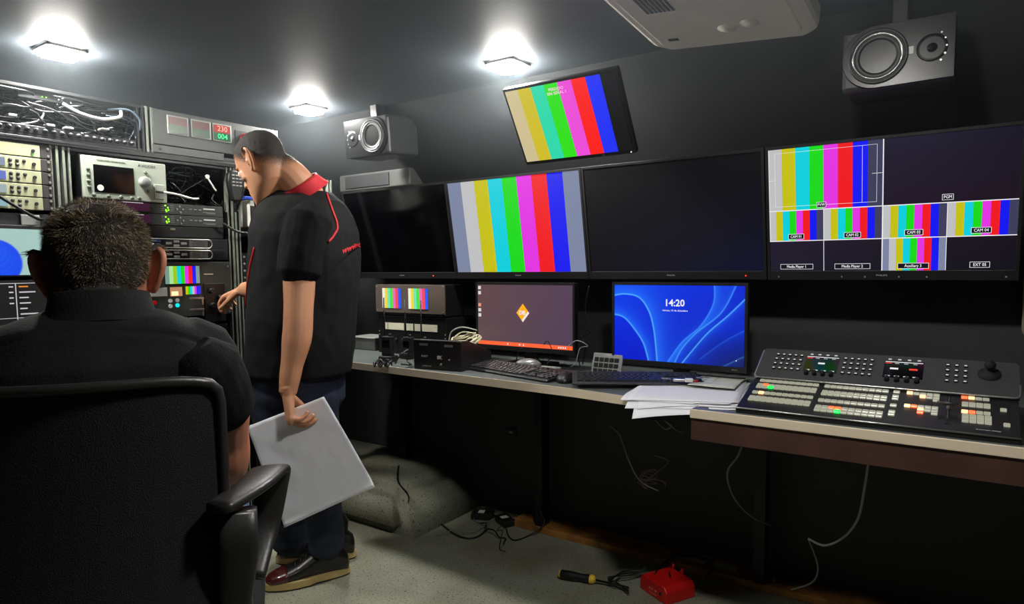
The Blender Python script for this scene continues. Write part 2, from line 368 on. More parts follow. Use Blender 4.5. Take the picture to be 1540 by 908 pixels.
# ------------------------------------------------------------------ speakers
basket = mat('speaker_cone', (40, 41, 42), .45)
chrome = mat('bright_ring', (170, 172, 172), .25, metal=.8)
def speaker(label, loc, side, rz=0, rx=0):
    t = thing('monitor_speaker', label, 'speaker', loc, rz, 'pair of studio monitor speakers', rx)
    W, Hh, D = .27, .17, .20
    def sil(s):
        pts = []; R = Hh/2*s
        cx = side*(-(W/2-Hh/2))
        for k in range(17):
            a = pi/2+pi*k/16
            pts.append((cx+side*R*cos(a), R*sin(a)))
        pts += [(side*(W/2)*s, -R*.98), (side*(W/2)*s, R*.98)]
        return pts
    b = B(); b.prism([(-W/2, -Hh/2), (W/2, -Hh/2), (W/2, Hh/2), (-W/2, Hh/2)], .006, D, darkg, .012); b.done('cabinet', t)
    b = B(); b.prism(sil(.985), -.002, .008, mat('gloss_black', (12, 13, 15), .28, spec=.3), .0012); b.done('baffle', t)
    cx = -side*.045
    b = B(); b.lathe((cx, -.002, 0), (0, -1, 0), [(.074, 0), (.074, .004), (.069, .006), (.066, .003), (.062, .002)], darkg, 40); b.done('surround', t)
    b = B(); b.lathe((cx, -.002, 0), (0, -1, 0), [(.063, .001), (.062, .006), (.058, .006), (.055, .001)], chrome, 40); b.done('ring', t)
    b = B(); b.lathe((cx, -.002, 0), (0, -1, 0), [(.056, .002), (.05, .004), (.046, .001), (.02, -.012), (.019, -.010), (.012, -.004), (0, -.002)], basket, 40); b.done('woofer', t)
    tx = side*.082
    b = B(); b.lathe((tx, -.002, .0), (0, -1, 0), [(.036, 0), (.034, .002), (.018, -.004), (.014, -.002), (.008, .004), (0, .006)], mat('tweeter_black', (20, 20, 20), .3), 32); b.done('tweeter', t)
    B().box(side*.032-.008, side*.032+.008, -.0035, -.001, -.008, .012, whitep, .0005).done('badge', t)
    b = B()
    for k in range(5):
        a = -.9+.45*k; b.cyl((tx+side*.036*cos(a)*.9, -.002, .045*sin(a)), (0, -1, 0), .0025, .002, silver, 8)
    b.done('screw', t)
    b = B(); b.box(-.02, .02, .06, .14, Hh/2, Hh/2+.09, blackm, .003); b.done('bracket', t)
    return t
speaker('studio speaker mounted high at right beside the white roof unit, woofer on its left', (-.195, 2.12, 1.782), 1)
speaker('studio speaker mounted high at left behind the standing man, woofer on its right', (-2.262, 2.12, 1.80), -1, rx=rad(4))
# grey cable duct under left speaker, above the dark television
t = thing('duct_box', 'grey wall duct box under the left speaker', 'duct', (-2.45, 2.45, 1.62))
B().box(-.35, .16, -.02, .1, 0, .085, grey, .006).done('body', t)
B().box(-.30, .02, -.026, -.02, .012, .075, darkg, .002).done('cover', t)
# ================================================================== DESK MONITORS
def desk_monitor(label, x0, x1, y, z0, z1, rz=0):
    cx = (x0+x1)/2; w, h = x1-x0, z1-z0
    t = thing('desk_monitor', label, 'monitor', (cx, y, ZD), rz)
    a = z0-ZD
    b = B(); b.box(-w/2-.01, w/2+.01, .003, .03, a-.02, a+h+.01, blackp, .004); b.box(-.1, .1, .03, .055, a+.05, a+h-.05, blackp, .01); b.done('casing', t)
    b = B(); b.box(-w/2-.01, w/2+.01, 0, .004, a-.02, a-.001, blackp, .001); b.box(-w/2-.01, w/2+.01, 0, .004, a+h+.001, a+h+.01, blackp)
    b.box(-w/2-.01, -w/2-.001, 0, .004, a-.001, a+h+.001, blackp); b.box(w/2+.001, w/2+.01, 0, .004, a-.001, a+h+.001, blackp); b.done('bezel', t)
    b = B(); b.box(-.03, .03, .055, .075, .008, a+.12, blackp, .003); b.box(-.1, .1, -.02, .13, .001, .012, blackp, .004); b.done('stand', t)
    return t, w, h, a
t, w_, h_, a_ = desk_monitor('desk monitor with a dim brown desktop, orange taskbar and orange diamond logo', -1.765, -1.295, 2.28, .883, 1.140)
paint('picture', t, -w_/2, a_, w_, h_, .0012, lambda u, v: np.stack([.36-.05*u+.02*np.sin(2*v), .28-.03*u+0*v, .29+.05*u+0*v], -1), 20, 12)
org = ecol((245, 96, 52), 1.1)
b = B(); b.box(-w_/2, w_/2, -.0002, .001, a_, a_+.016, org); b.done('taskbar', t)
b = B()
for x in (-.08, -.02, .0, .17, .18, .19, .2): b.box(x, x+.005, -.0006, -.0002, a_+.004, a_+.011, white_e)
for i in range(5): b.box(-w_/2+.004, -w_/2+.018, -.0006, .0005, a_+h_-.02-i*.022-(0 if i < 2 else .03), a_+h_-.006-i*.022-(0 if i < 2 else .03), ecol((220, 215, 210) if i != 2 else (235, 150, 120), 1))
b.done('icon', t)
zc = a_+h_*.55
b = B(); b.prism([(0, zc-.038), (.032, zc), (0, zc+.038), (-.032, zc)], -.0006, .0008, ecol((245, 165, 20), 1.1)); b.prism([(.0, zc-.038), (.032, zc), (.026, zc+.006), (-.005, zc-.030)], -.0012, -.0007, white_e); b.done('logo', t)
text('DB', .024, white_e, t, (-.002, -.0016, zc), bold=.0006)
t, w_, h_, a_ = desk_monitor('desk monitor showing a blue ribbon wallpaper with a clock', -1.108, -.628, 2.27, .868, 1.144)
def ribbons(u, v):
    X, Y = u*727, (1-v)*455
    c = np.stack([0*X+.0, .10+.12*(1-u)*v+.05*u, .80+.12*v-.1*u], -1)
    def seg(pts):
        d = np.full(X.shape, 1e9); sg = np.zeros(X.shape)
        pp = [np.array([p.x, p.y]) for p in smooth_path([(a, b, 0) for a, b in pts], 10)]
        for p, q in zip(pp, pp[1:]):
            e = q-p; L = (e*e).sum()+1e-9
            tt = np.clip(((X-p[0])*e[0]+(Y-p[1])*e[1])/L, 0, 1)
            dx, dy = X-p[0]-tt*e[0], Y-p[1]-tt*e[1]; dd = np.hypot(dx, dy)
            cr_ = e[0]*dy-e[1]*dx
            k = dd < d; d = np.where(k, dd, d); sg = np.where(k, np.sign(cr_), sg)
        return d, sg
    def add(pts, side, wid, glow, line=1.0, lw=4):
        nonlocal c
        d, sg = seg(pts)
        g = np.where(sg == side, np.exp(-d/wid), 0)[..., None]*glow
        c = c*(1-g)+np.array([.16, .50, 1.0])*g
        l = np.exp(-(d/lw)**2)[..., None]*line
        c = c*(1-l)+np.array([.36, .72, 1.0])*l
    add([(-20, 70), (60, 55), (150, 75), (210, 160), (240, 280), (258, 460)], -1, 70, .75)
    add([(-20, 180), (60, 200), (135, 285), (180, 360), (208, 460)], -1, 45, .8, .9)
    add([(568, -20), (566, 100), (500, 230), (400, 330), (318, 455)], -1, 40, .75, .5)
    add([(690, -20), (610, 150), (480, 270), (400, 370), (360, 455)], 1, 25, .45, .6)
    add([(740, 60), (640, 170), (530, 280), (400, 455)], -1, 18, .5, .9)
    add([(740, 240), (630, 310), (500, 420)], -1, 20, .2, .25)
    add([(740, 385), (600, 470)], -1, 20, .2, .7)
    dk = np.clip((u-.55)*2, 0, 1)*np.clip((.45-v)*2.2, 0, 1)
    return c*(1-.55*dk[..., None])
paint('picture', t, -w_/2, a_, w_, h_, .0012, ribbons, 260, 150)
text('14:20', .034, white_e, t, (-.005, -.0008, a_+h_*.77), 'clock', bold=.0007)
text('viernes, 13 de diciembre', .0095, white_e, t, (-.003, -.0008, a_+h_*.675), 'caption')
text('PHILIPS', .006, greyl, t, (w_/2-.03, -.0008, a_-.01))
B().ball((w_/2-.025, -.0008, a_+.022), .002, white_e, 8).done('icon', t)
# ------------------------------------------------------------------ dual preview rack monitor
t = thing('dual_preview_monitor', 'rack-mount panel with two small colour-bar screens left on the desk', 'monitor', (-2.19, 2.30, ZD))
b = B(); b.box(-.222, .222, .004, .14, .19, .335, blackm, .003); b.done('casing', t)
b = B(); b.box(-.222, .222, -.002, .004, .20, .335, mat('taupe_panel', (84, 74, 66), .45), .002); b.done('front_panel', t)
for x, sq in ((-.172, 'wycnmrb'), (.0, 'wycnmrb')): strips('screen', t, x, .222, .122, .096, -.0045, sq, BARS3)
b = B()
for x in (-.212, .212):
    for z in (.21, .325): b.cyl((x, -.002, z), (0, -1, 0), .004, .002, silver, 10)
b.done('screw', t)
t = thing('audio_patch_panel', 'black rack box with pale label strips below the two small screens', 'patch panel', (-2.19, 2.31, ZD))
b = B(); b.box(-.222, .222, 0, .2, .0, .185, blackm, .004); b.done('casing', t)
for x0, x1 in ((-.18, -.155), (-.15, -.045), (-.04, .015), (.025, .165)): B().box(x0, x1, -.003, 0, .117, .150, mat('cream_label', (190, 188, 165), .6), .0005).done('label_strip', t)
b = B()
for i in range(9): b.cyl((-.18+i*.042, -.001, .07), (0, -1, 0), .007, .012, blackp, 12)
b.done('knob', t)
b = B()
for x in (-.212, .212):
    for z in (.09, .107): b.cyl((x, 0, z), (0, -1, 0), .0038, .002, silver, 10)
b.done('screw', t)
# ------------------------------------------------------------------ converter box
t = thing('converter_box', 'black wedge-topped converter box with white printing near the front edge', 'electronic box', (-1.775, 2.02, ZD), rad(8))
bm_ = B(); bm_.prism([(0, .001), (.25, .001), (.25, .055), (.06, .118), (0, .122)], -.115, .115, blackp, .003, axis='x'); bm_.done('casing', t)
B().box(-.112, .115, -.003, .004, .119, .123, silver, .0008).done('top_edge', t)
b = B(); wm = mat('white_print', (180, 180, 176), .6)
for x0, x1, z0, z1 in ((-.085, -.045, .098, .108), (.035, .075, .096, .106)): b.box(x0, x1, -.0008, .0, z0, z1, mat('grey_label', (110, 110, 108), .6))
b.done('label_strip', t)
text('BURST', .011, wm, t, (-.06, -.0008, .055)); text('8K', .020, wm, t, (.012, -.0008, .052), bold=.0005); text('IN', .008, wm, t, (.058, -.0008, .045)); text('POWER  OUT', .007, wm, t, (-.05, -.0008, .015))
B().cyl((.018, 0, .025), (0, -1, 0), .005, .004, silver, 12).done('socket', t)
# ------------------------------------------------------------------ walkie talkies
def radio(x, y, h, label, rz=0):
    t = thing('walkie_talkie', label, 'radio', (x, y, ZD), rz, 'upright walkie-talkies on the desk')
    B().box(-.033, .033, -.03, .035, .001, .028, blackp, .006).done('charger', t)
    B().box(-.025, .025, -.015, .018, .026, h, blackp, .006).done('body', t)
    B().box(-.018, .018, -.0165, -.0145, h-.05, h-.018, glass, .001).done('display', t)
    b = B()
    for i in range(5): b.box(-.014, .014, -.0165, -.0145, .04+i*.009, .044+i*.009, darkg)
    b.done('grille', t)
    B().cyl((-.015, 0, h), (0, 0, 1), .0045, .17, blackp, 10, .003).done('antenna', t)
    B().cyl((.012, 0, h), (0, 0, 1), .006, .012, blackp, 12).done('knob', t)
p = onZ(580, 545, ZD); radio(p.x-.005, p.y+.02, .115, 'walkie-talkie nearest the left end of the desk', .2)
p = onZ(604, 541, ZD); radio(p.x-.005, p.y+.05, .10, 'middle walkie-talkie of the three on the desk')
radio(-1.985, 2.17, .10, 'walkie-talkie half hidden behind the converter box', -.2)
# coiled handset lead in front of them
b = B(); q0 = onZ(570, 550, ZD+.012); b.tube([q0+V((.035*cos(a)+.004*a, .03*sin(a), .009*sin(a*7)+.002*a)) for a in np.linspace(0, 12, 160)], .003, cablem, 6); b.done('coiled_lead', None, 'black coiled lead heaped at the left end of the desk', 'cable')
b = B(); q0 = onZ(600, 548, ZD+.01); b.tube(smooth_path([q0+V((-.04, .02, 0)), q0+V((0, -.0, .03)), q0+V((.02, .04, .06)), q0+V((.0, .05, .01)), q0+V((.05, .02, 0)), q0+V((.02, -.01, .005))]), .0035, cablem, 6); b.done('looped_lead', None, 'black looped lead between the walkie-talkies and converter box', 'cable')
# grey box at left end
t = thing('grey_junction_box', 'small grey box on the far left end of the desk', 'box', (-2.56, 2.38, ZD))
B().box(-.07, .10, -.05, .08, .001, .06, grey, .004).done('body', t); B().box(-.075, .105, -.055, .085, .06, .066, greyl, .002).done('lid', t)
# coil of pale cable
b = B(); c0 = V((-1.78, 2.20, .905)); pts = []
for k in range(260):
    a = k*.21; R = .055+.012*sin(k*.37)
    pts.append(c0+V((R*1.25*cos(a), .035*sin(a)+.01*sin(k*.11), R*.55*sin(a+.5)*.6+.013*sin(k*.05)+.004*sin(k))))
b.tube(pts, .0028, mat('olive_white_cable', (196, 190, 160), .4), 6)
b.tube(smooth_path([c0+V((-.085, 0, -.02)), c0+V((-.07, 0, .03)), c0+V((-.01, 0, .055)), c0+V((.07, 0, .045))]), .0032, cablew, 6)
b.done('cable_coil', None, 'coil of pale cable lying on the wedge-topped box', 'cable')
# ------------------------------------------------------------------ keyboards
keym = mat('keycap_black', (30, 31, 34), .4); legend = mat('keycap_print', (160, 160, 160), .6)
def keyboard(label, loc, rz, W, D, body):
    t = thing('keyboard', label, 'keyboard', loc, rz)
    b = B(); b.prism([(-D/2, .002), (D/2, .002), (D/2, .024), (-D/2+.01, .012), (-D/2, .008)], -W/2, W/2, body, .002, axis='x'); b.done('base', t)
    src = {}
    px_ = W/22.6; py_ = (D-.028)/6.1
    rows = [[1]*13+[-.3]+[1]*3, [1]*13+[2, -.3]+[1]*3+[-.3]+[1]*3, [1.5]+[1]*12+[1.5, -.3]+[1]*3+[-.3]+[1]*3, [1.8]+[1]*11+[2.2, -3.6]+[1]*3, [2.3]+[1]*10+[2.7, -1.3, 1, -1.3]+[1]*3, [1.3, 1.3, 1.3, 6, 1.3, 1.3, 1.3, 1.2, -.3, 1, 1, 1, -.3, 2, 1]]
    for r, row in enumerate(rows):
        x = -W/2+px_*.7
        yy = D/2-.016-r*py_-py_/2-(0 if r == 0 else py_*.15)
        for kx in row:
            if kx < 0: x += -kx*px_; continue
            if r == 0 and kx == 1: kx = 1.0
            if kx not in src:
                bb_ = B(); ww = kx*px_/2-.0012; hh = py_/2-.0012
                bm = bmesh.new(); bmesh.ops.create_cube(bm, size=1)
                for v in bm.verts:
                    s_ = .85 if v.co.z > 0 else 1
                    v.co = V((v.co.x*2*(ww-(.0015 if v.co.z > 0 else 0)), v.co.y*2*hh*s_, .006 if v.co.z > 0 else 0))
                bmesh.ops.bevel(bm, geom=bm.edges[:], offset=.0008, segments=1, affect='EDGES')
                bb_.merge(bm, keym); bb_.box(-.003, -.0005, 0, .003, .0058, .0064, legend)
                o_ = bb_.done('key', t); src[kx] = o_; first = True
            else: o_ = inst(src[kx], t, (0, 0, 0))
            sl = (.024-.012)/(D-.01); o_.rotation_euler = (math.atan(sl), 0, 0)
            o_.location = (x+kx*px_/2, yy, .012+sl*(yy+D/2-.01)); x += kx*px_
    return t
keyboard('black keyboard in front of the brown desktop monitor', (-1.455, 2.125, ZD), rad(-12), .47, .155, blackp)
keyboard('black keyboard turned at an angle in front of the blue wallpaper monitor', (-.955, 2.125, ZD+.012), rad(30), .44, .15, darkg)
def mouse(label, loc, rz, m):
    t = thing('computer_mouse', label, 'mouse', loc, rz)
    bm = bmesh.new(); bmesh.ops.create_uvsphere(bm, u_segments=24, v_segments=14, radius=1)
    for v in bm.verts:
        z = max(v.co.z, -.25); v.co = V((v.co.x*.031*(1-.1*v.co.y), v.co.y*.054, (z+.25)*.026))
    B().merge(bm, m, smooth=True).done('shell', t)
    B().cyl((-.004, .03, .026), (1, 0, 0), .006, .008, darkg, 14).done('wheel', t)
    B().box(-.0006, .0006, .012, .05, .0255, .0300, blackr).done('button_seam', t)
mouse('black mouse between the two keyboards', (-1.205, 2.065, ZD), rad(25), blackp)
mouse('silver-grey mouse behind the left keyboard', (-1.475, 2.235, ZD+.012), rad(-70), mat('silver_plastic', (120, 122, 122), .3, metal=.4))
t = thing('monitor_riser', 'low grey plastic tray behind the left keyboard', 'tray', (-1.55, 2.255, ZD)); B().box(-.14, .2, -.045, .03, .001, .012, greyl, .004).done('plate', t)
# small keypad standing behind second keyboard
t = thing('numeric_keypad', 'light grey keypad with black keys leaning upright between the keyboards', 'keypad', (-1.135, 2.245, ZD), 0, None, rad(-18))
B().box(-.062, .062, 0, .012, .002, .088, mat('keypad_grey', (150, 152, 150), .45), .004).done('body', t)
k0 = None
for r in range(3):
    for c_ in range(5):
        if k0 is None: k0 = B().box(-.008, .008, -.004, .001, -.008, .008, blackr, .001).done('key', t); o_ = k0
        else: o_ = inst(k0, t, (0, 0, 0))
        o_.location = (-.044+c_*.021, 0, .018+r*.022)
text('CONTROL', .006, whitep, t, (.0, -.0006, .081))
# ------------------------------------------------------------------ papers
def sheet(name, label, cat, cx, cy, z, w, d, rz, curl=.0, edge=None, seed=0, group=None, m=None, th=.0005, nx=18, ny=22, amp=.002):
    bm = bmesh.new(); g = []
    R = Matrix.Rotation(rz, 3, 'Z')
    for j in range(ny+1):
        row = []
        for i in range(nx+1):
            p = V(((i/nx-.5)*w, (j/ny-.5)*d, 0)); q = R@p+V((cx, cy, 0))
            h = z+abs(noise.noise(V((q.x*9+seed, q.y*9, seed))))*amp
            if edge is not None:
                ye = edge(q.x); over = ye-q.y
                if over > 0: h -= min(over*over*2, over*.32)
            h += curl*max(0, (i/nx-.6))**2*max(0, (.5-j/ny))*.6
            row.append(bm.verts.new((q.x, q.y, h)))
        g.append(row)
    for j in range(ny):
        for i in range(nx): bm.faces.new((g[j][i], g[j][i+1], g[j+1][i+1], g[j+1][i]))
    r = bmesh.ops.extrude_face_region(bm, geom=bm.faces[:])
    for v in r['geom']:
        if isinstance(v, bmesh.types.BMVert): v.co.z += th
    b = B(); b.merge(bm, m or paperm, smooth=True); return b.done(name, None, label, cat, group)
ef = lambda x: 1.945 if x < -.66 else 1.835
places = ['lowest sheet of the loose paper pile, drooping over the desk edge', 'second sheet from the bottom of the loose paper pile', 'middle sheet of the loose paper pile by the right keyboard', 'sheet just under the top one of the loose paper pile', 'topmost large white sheet of the loose paper pile beside the keyboard']
for i, (dx, dy, a) in enumerate(((.03, -.06, 17), (.015, -.035, 11), (.02, -.02, 19), (-.0, -.01, 7), (.0, 0, 12))):
    sheet('paper_sheet', places[i], 'paper', -.755+dx, 2.11+dy, ZD+.003+i*.0022, .33, .42, rad(a), .1, ef, i*3.1, 'loose paper pile')
tk = sheet('printed_leaflet', 'creased printed leaflet lying on top of the paper pile', 'leaflet', -.70, 2.22, ZD+.022, .15, .22, rad(6), .0, None, 9, m=mat('grey_green_print', (206, 210, 196), .7, var=.1, vs=30), amp=.009)
b = B()
for i in range(9): b.box(-.047, -.025, -.085+i*.02, -.082+i*.02, .0135, .0139, ink)
for i in range(7): b.box(-.004, .006, -.07+i*.02, -.068+i*.02, .0135, .0139, ink)
o = b.done('print', tk); o.location = (-.70, 2.22, ZD+.020); o.rotation_euler = (0, 0, rad(6))
t = thing('usb_stick', 'small clear and metal memory stick on the papers', 'memory stick', (-.79, 2.13, ZD+.028), rad(20))
B().box(-.03, .008, -.009, .009, 0, .009, silver, .0015).done('plug', t); B().box(.008, .035, -.011, .011, -.001, .011, whitep, .003).done('body', t); B().tube([(.035+.008*cos(a), .008*sin(a), .005) for a in np.linspace(0, 2*pi, 14)[:-1]], .0012, silver, 6, True).done('ring', t)
t = thing('key_bunch', 'small key with ring resting on the leaflet', 'key', (-.735, 2.17, ZD+.040), rad(50))
B().box(-.002, .03, -.002, .002, 0, .002, silver).done('blade', t); B().cyl((-.01, 0, 0), (0, 0, 1), .011, .002, silver, 18).done('bow', t)
t = thing('pen', 'red and clear ballpoint pen lying against the angled keyboard', 'pen', (-.80, 2.155, ZD+.028), rad(8))
B().cyl((-.10, 0, 0), (1, 0, 0), .0035, .09, greyl, 10).done('barrel', t); B().cyl((-.012, 0, 0), (1, 0, 0), .0045, .065, red, 10).done('cap', t); B().cyl((-.115, 0, 0), (1, 0, 0), .001, .016, silver, 8, .003).done('tip', t)
# ================================================================== VISION MIXER
t = thing('vision_mixer', 'wide black vision mixer console with lit keys on the right desk', 'control panel', (-.22, 1.86, ZD+.004))
th1 = math.atan2(.055, .2); th2 = math.atan2(.070, .12)
low = B(); low.prism([(0, .0), (.37, .0), (.37, .055), (.195, .069), (.192, .068), (0, .014)], -.315, .322, mat('mixer_black', (20, 20, 22), .4), .002, axis='x'); low.done('casing', t)
o1 = V((-.22, 1.86, ZD+.019)); n1 = V((0, -sin(th1), cos(th1))); e1 = V((0, cos(th1), sin(th1)))
lp = thing('lower_panel', None, None, (0, 0, .015), 0, None, th1); lp.parent = t
bm_ = B(); bm_.box(-.312, .319, .002, .197, 0, .002, mat('mixer_panel', (24, 24, 26), .38), .0008); fp = bm_.done('key_panel', lp)
B().tube([(-.314, -.002, .015), (.321, -.002, .015)], .0024, silver).done('front_rail', t)
def dk(x, y): q = onP(x, y, o1, n1)-o1; return q.x, q.dot(e1)
z1 = lambda x, y: dk(1100+x/3.5, 500+y/3.5)
z8 = lambda x, y: dk(1320+x/6.055, 530+y/6.055)
keye = emi('mixer_key', (178, 178, 156), .75); keyo = emi('mixer_key_red', (255, 110, 60), 1.6); keyg = emi('mixer_key_green', (30, 240, 90), 1.6); keyw = emi('mixer_key_orange', (255, 190, 140), 1.8)
KEYS = []
def block(x0, x1, t0, t1, nc, nr, lit={}):
    dx = (x1-x0)/nc; dt = (t1-t0)/nr
    for r in range(nr):
        for c in range(nc): KEYS.append((x0+dx*(c+.5), t1-dt*(r+.5), dx*.92, dt*.88, lit.get((r, c), keye)))
KP = .0165
XA, XB = -.295, -.132; XC, XD = -.118, .042
for (ya, yb, nr, l1, l2) in ((.176, .190, 1, {}, {}), (.132, .160, 2, {(0, 1): keyo, (1, 2): keyg}, {}), (.092, .106, 1, {(0, 1): keyw}, {}), (.045, .073, 2, {}, {})):
    block(XA, XB, ya, yb, 10, nr, l1)
for (ya, yb, nr, l2) in ((.174, .190, 1, {}), (.122, .152, 2, {}), (.080, .096, 1, {}), (.022, .056, 2, {(0, 2): keyo, (0, 3): keyo, (1, 3): keyg})):
    block(XC, XD, ya, yb, 10, nr, l2)
for ya, n in ((.176, 1), (.135, 2), (.092, 1), (.040, 2)): block(.052, .068, ya, ya+.014*n, 1, n)
block(.083, .158, .176, .190, 5, 1, {(0, 0): keyw}); block(.113, .158, .160, .174, 3, 1, {(0, 0): keyw}); block(.143, .158, .146, .16, 1, 1)
block(.083, .158, .098, .112, 5, 1, {(0, 0): keyw, (0, 1): keyo}); block(.113, .158, .082, .096, 3, 1, {(0, 0): keyw}); block(.113, .128, .068, .082, 1, 1, {(0, 0): keyo}); block(.143, .158, .068, .082, 1, 1)
block(.203, .263, .178, .190, 4, 1, {(0, 1): keyw, (0, 0): keyo}); block(.205, .265, .134, .158, 4, 1); block(.205, .265, .096, .110, 4, 1, {(0, 0): keyw, (0, 1): keyo})
block(.207, .267, .046, .088, 4, 2); block(.283, .297, .125, .140, 1, 1); block(.288, .302, .045, .060, 1, 1)
KEYS.sort(key=lambda k: (k[4] is keye, k[1]))
srcs = {}
rest = B()
def kbox(b, x, t_, w, h, m): b.box(x-w/2, x+w/2, t_-h/2, t_+h/2, .001, .0065, m, .0012, 1)
for i, (x, t_, w, h, m) in enumerate(KEYS):
    if i < 100:
        key = (round(w, 4), round(h, 4), m.name)
        if key not in srcs: b = B(); kbox(b, 0, 0, w, h, m); o_ = b.done('key', fp); srcs[key] = o_
        else: o_ = inst(srcs[key], fp, (0, 0, 0))
        o_.location = (x, t_, .001)
        if m is keyg: o_['label'] = 'key lit green'
        elif m is not keye: o_['label'] = 'key lit orange red'
    else: kbox(rest, x, t_, w, h, m)
rest.done('key_field', fp, kind='stuff')
b = B(); b.box(.174, .182, .03, .18, .002, .003, blackr); b.box(.1772, .1788, .06, .18, .003, .0034, silver); b.done('fader_slot', fp)
b = B(); b.tube([(.178, .100, .002), (.178, .100, .022)], .003, silver); b.cyl((.155, .100, .024), (1, 0, 0), .0045, .046, darkg, 14); b.done('transition_lever', t); bpy.data.objects['transition_lever'].parent = lp
text('Blackmagic Design', .0065, wm, lp, (.26, .018, .0035), rot=(0, 0, 0))
# upper display panel
up = thing('upper_panel', None, None, (0, .188, .073), 0, None, th2); up.parent = t
upm = mat('mixer_upper', (70, 72, 72), .42, metal=.2, var=.06)
b = B()
hp = [(-.315+.012*(1-cos(a))-0, .012*(1-sin(a))) for a in np.linspace(0, pi/2, 5)]
ol = [(-.315+.014-.014*cos(a), .014-.014*sin(a)) for a in np.linspace(0, pi/2, 6)]+[(.325-.014+.014*sin(a), .014-.014*cos(a)) for a in np.linspace(0, pi/2, 6)]
ol += [(.325-.014+.014*cos(a), .142-.014+.014*sin(a)) for a in np.linspace(0, pi/2, 6)]+[(-.315+.014-.014*sin(a), .142-.014+.014*cos(a)) for a in np.linspace(0, pi/2, 6)]
b.prism(ol, -.012, .004, upm, .0008, axis='z'); dp = b.done('display_panel', up)
B().tube([(x, y, .002) for x, y in ol[-2:]+ol[:12]+[(.3255, .05)]], .0028, silver, 8).done('silver_edge', up)
o2 = V((-.22, 1.86+.188, ZD+.004+.073)); n2_ = V((0, -sin(th2), cos(th2))); e2 = V((0, cos(th2), sin(th2)))
def uk(x, y): q = onP(x, y, o2, n2_)-o2; return q.x, q.dot(e2)
a1 = lambda x, y: uk(1140+x/7.565, 520+y/7.565)
a2 = lambda x, y: uk(1320+x/6.055, 530+y/6.055)
sm = emi('small_key_light', (210, 210, 205), .9)
ksrc = None
def small_keys(tlf, brf, nc, nr):
    global ksrc
    (xa, ta), (xb, tb) = tlf, brf
    for r in range(nr):
        for c in range(nc):
            if ksrc is None:
                b = B(); b.box(-.0048, .0048, -.0045, .0045, 0, .004, blackr, .001, 1); b.box(-.0032, .0032, -.002, .002, .0038, .0044, sm); ksrc = b.done('key', dp); o_ = ksrc
            else: o_ = inst(ksrc, dp, (0, 0, 0))
            o_.location = (xa+(xb-xa)*c/(nc-1), ta+(tb-ta)*r/(nr-1), .004)
small_keys((-.268, .112), (-.200, .045), 5, 4); small_keys((-.080, .112), (-.012, .045), 5, 4); small_keys((.170, .112), (.210, .045), 3, 4)
for x0, x1, items in ((-.186, -.096, ((-.02, .0, (230, 230, 230)),)), (.020, .115, ((-.022, 0, (235, 235, 235)), (.024, 0, (240, 60, 40))))):
    scm = (x0+x1)/2
    b = B(); b.box(x0, x1, .042, .118, .003, .0055, glass, .0005); sc_ = b.done('display', dp)
    b = B(); b.box(x0+.002, x1-.002, .110, .1125, .0056, .006, white_e); b.box(x0+.002, x0+.018, .1035, .107, .0056, .006, ecol((230, 60, 50), 1))
    for i in range(4): b.box(x0+.006+i*.022, x0+.018+i*.022, .046, .050, .0056, .006, ecol((200, 200, 200), 1)); b.box(x0+.026+i*.022, x0+.036+i*.022, .1035, .1065, .0056, .006, ecol((170, 170, 170), 1)) if i < 3 else None
    for dx, dz, c in items: b.box(scm+dx-.010 if len(items) > 1 else scm-.009, scm+dx+.010 if len(items) > 1 else scm+.009, .078, .085, .0056, .006, ecol(c, 1))
    b.done('picture', sc_)
    for i in range(4):
        x = x0+.012+i*(x1-x0-.024)/3
        B().cyl((x, .030, .004), (0, 0, 1), .0068, .014, blackr, 18, .006, .001).done('knob', dp)
        B().box(x-.004, x+.004, .1225, .1265, .004, .0055, sm, .0005).done('soft_key', dp)
b = B(); b.lathe((.262, .085, .004), (0, 0, 1), [(.026, 0), (.025, .005), (.018, .010), (.009, .014), (.006, .022), (.012, .027), (.013, .034), (.009, .041), (0, .043)], blackr, 28); b.done('joystick', dp)
# ================================================================== LEFT RACKS (front plane X = -2.6)
XR = -2.6
def rk(x, y): p = onX(x, y, XR); return p.y, p.z
def rack_thing(name, label, cat, y0, y1, z0, z1, group=None, dx=0):
    return thing(name, label, cat, (XR+dx, (y0+y1)/2, z0), pi/2, group)
def rack_frame(label, y0, y1, z0, z1, m1, n=18):
    t = thing('equipment_rack', label, 'equipment rack', (XR, (y0+y1)/2, 0), pi/2); w = y1-y0
    for s in (-1, 1):
        b = B(); x = s*w/2
        b.box(x-.004, x+.004, -.004, .02, z0, z1, m1); b.box(x-s*.018-.003, x-s*.018+.003, -.002, .02, z0, z1, m1); b.box(x-s*.010-.006, x-s*.010+.006, .006, .02, z0, z1, blackm)
        b.done('post', t)
    B().box(-w/2, w/2, .40, .41, z0, z1, blackr).done('back_panel', t)
    B().box(-w/2, w/2, .0, .4, z1-.01, z1, blackm).done('top_panel', t)
    B().box(-w/2, w/2, .0, .4, z0, z0+.01, blackm).done('bottom_panel', t)
    return t
rack_frame('lower left rack frame holding beige receivers', .42, 1.015, .05, 1.645, postm)
rack_frame('middle rack frame with the pale analyser and small colour-bar panel', 1.035, 1.665, .05, 1.645, postm)
rack_frame('right rack frame partly hidden by the standing man', 1.68, 2.2, .05, 1.645, postm)
rack_frame('upper left rack bay crammed with cables', .42, 1.31, 1.665, 1.835, blackm)
rack_frame('upper middle rack bay holding the power meter panel', 1.325, 1.9, 1.665, 1.835, postm)
U = .0445
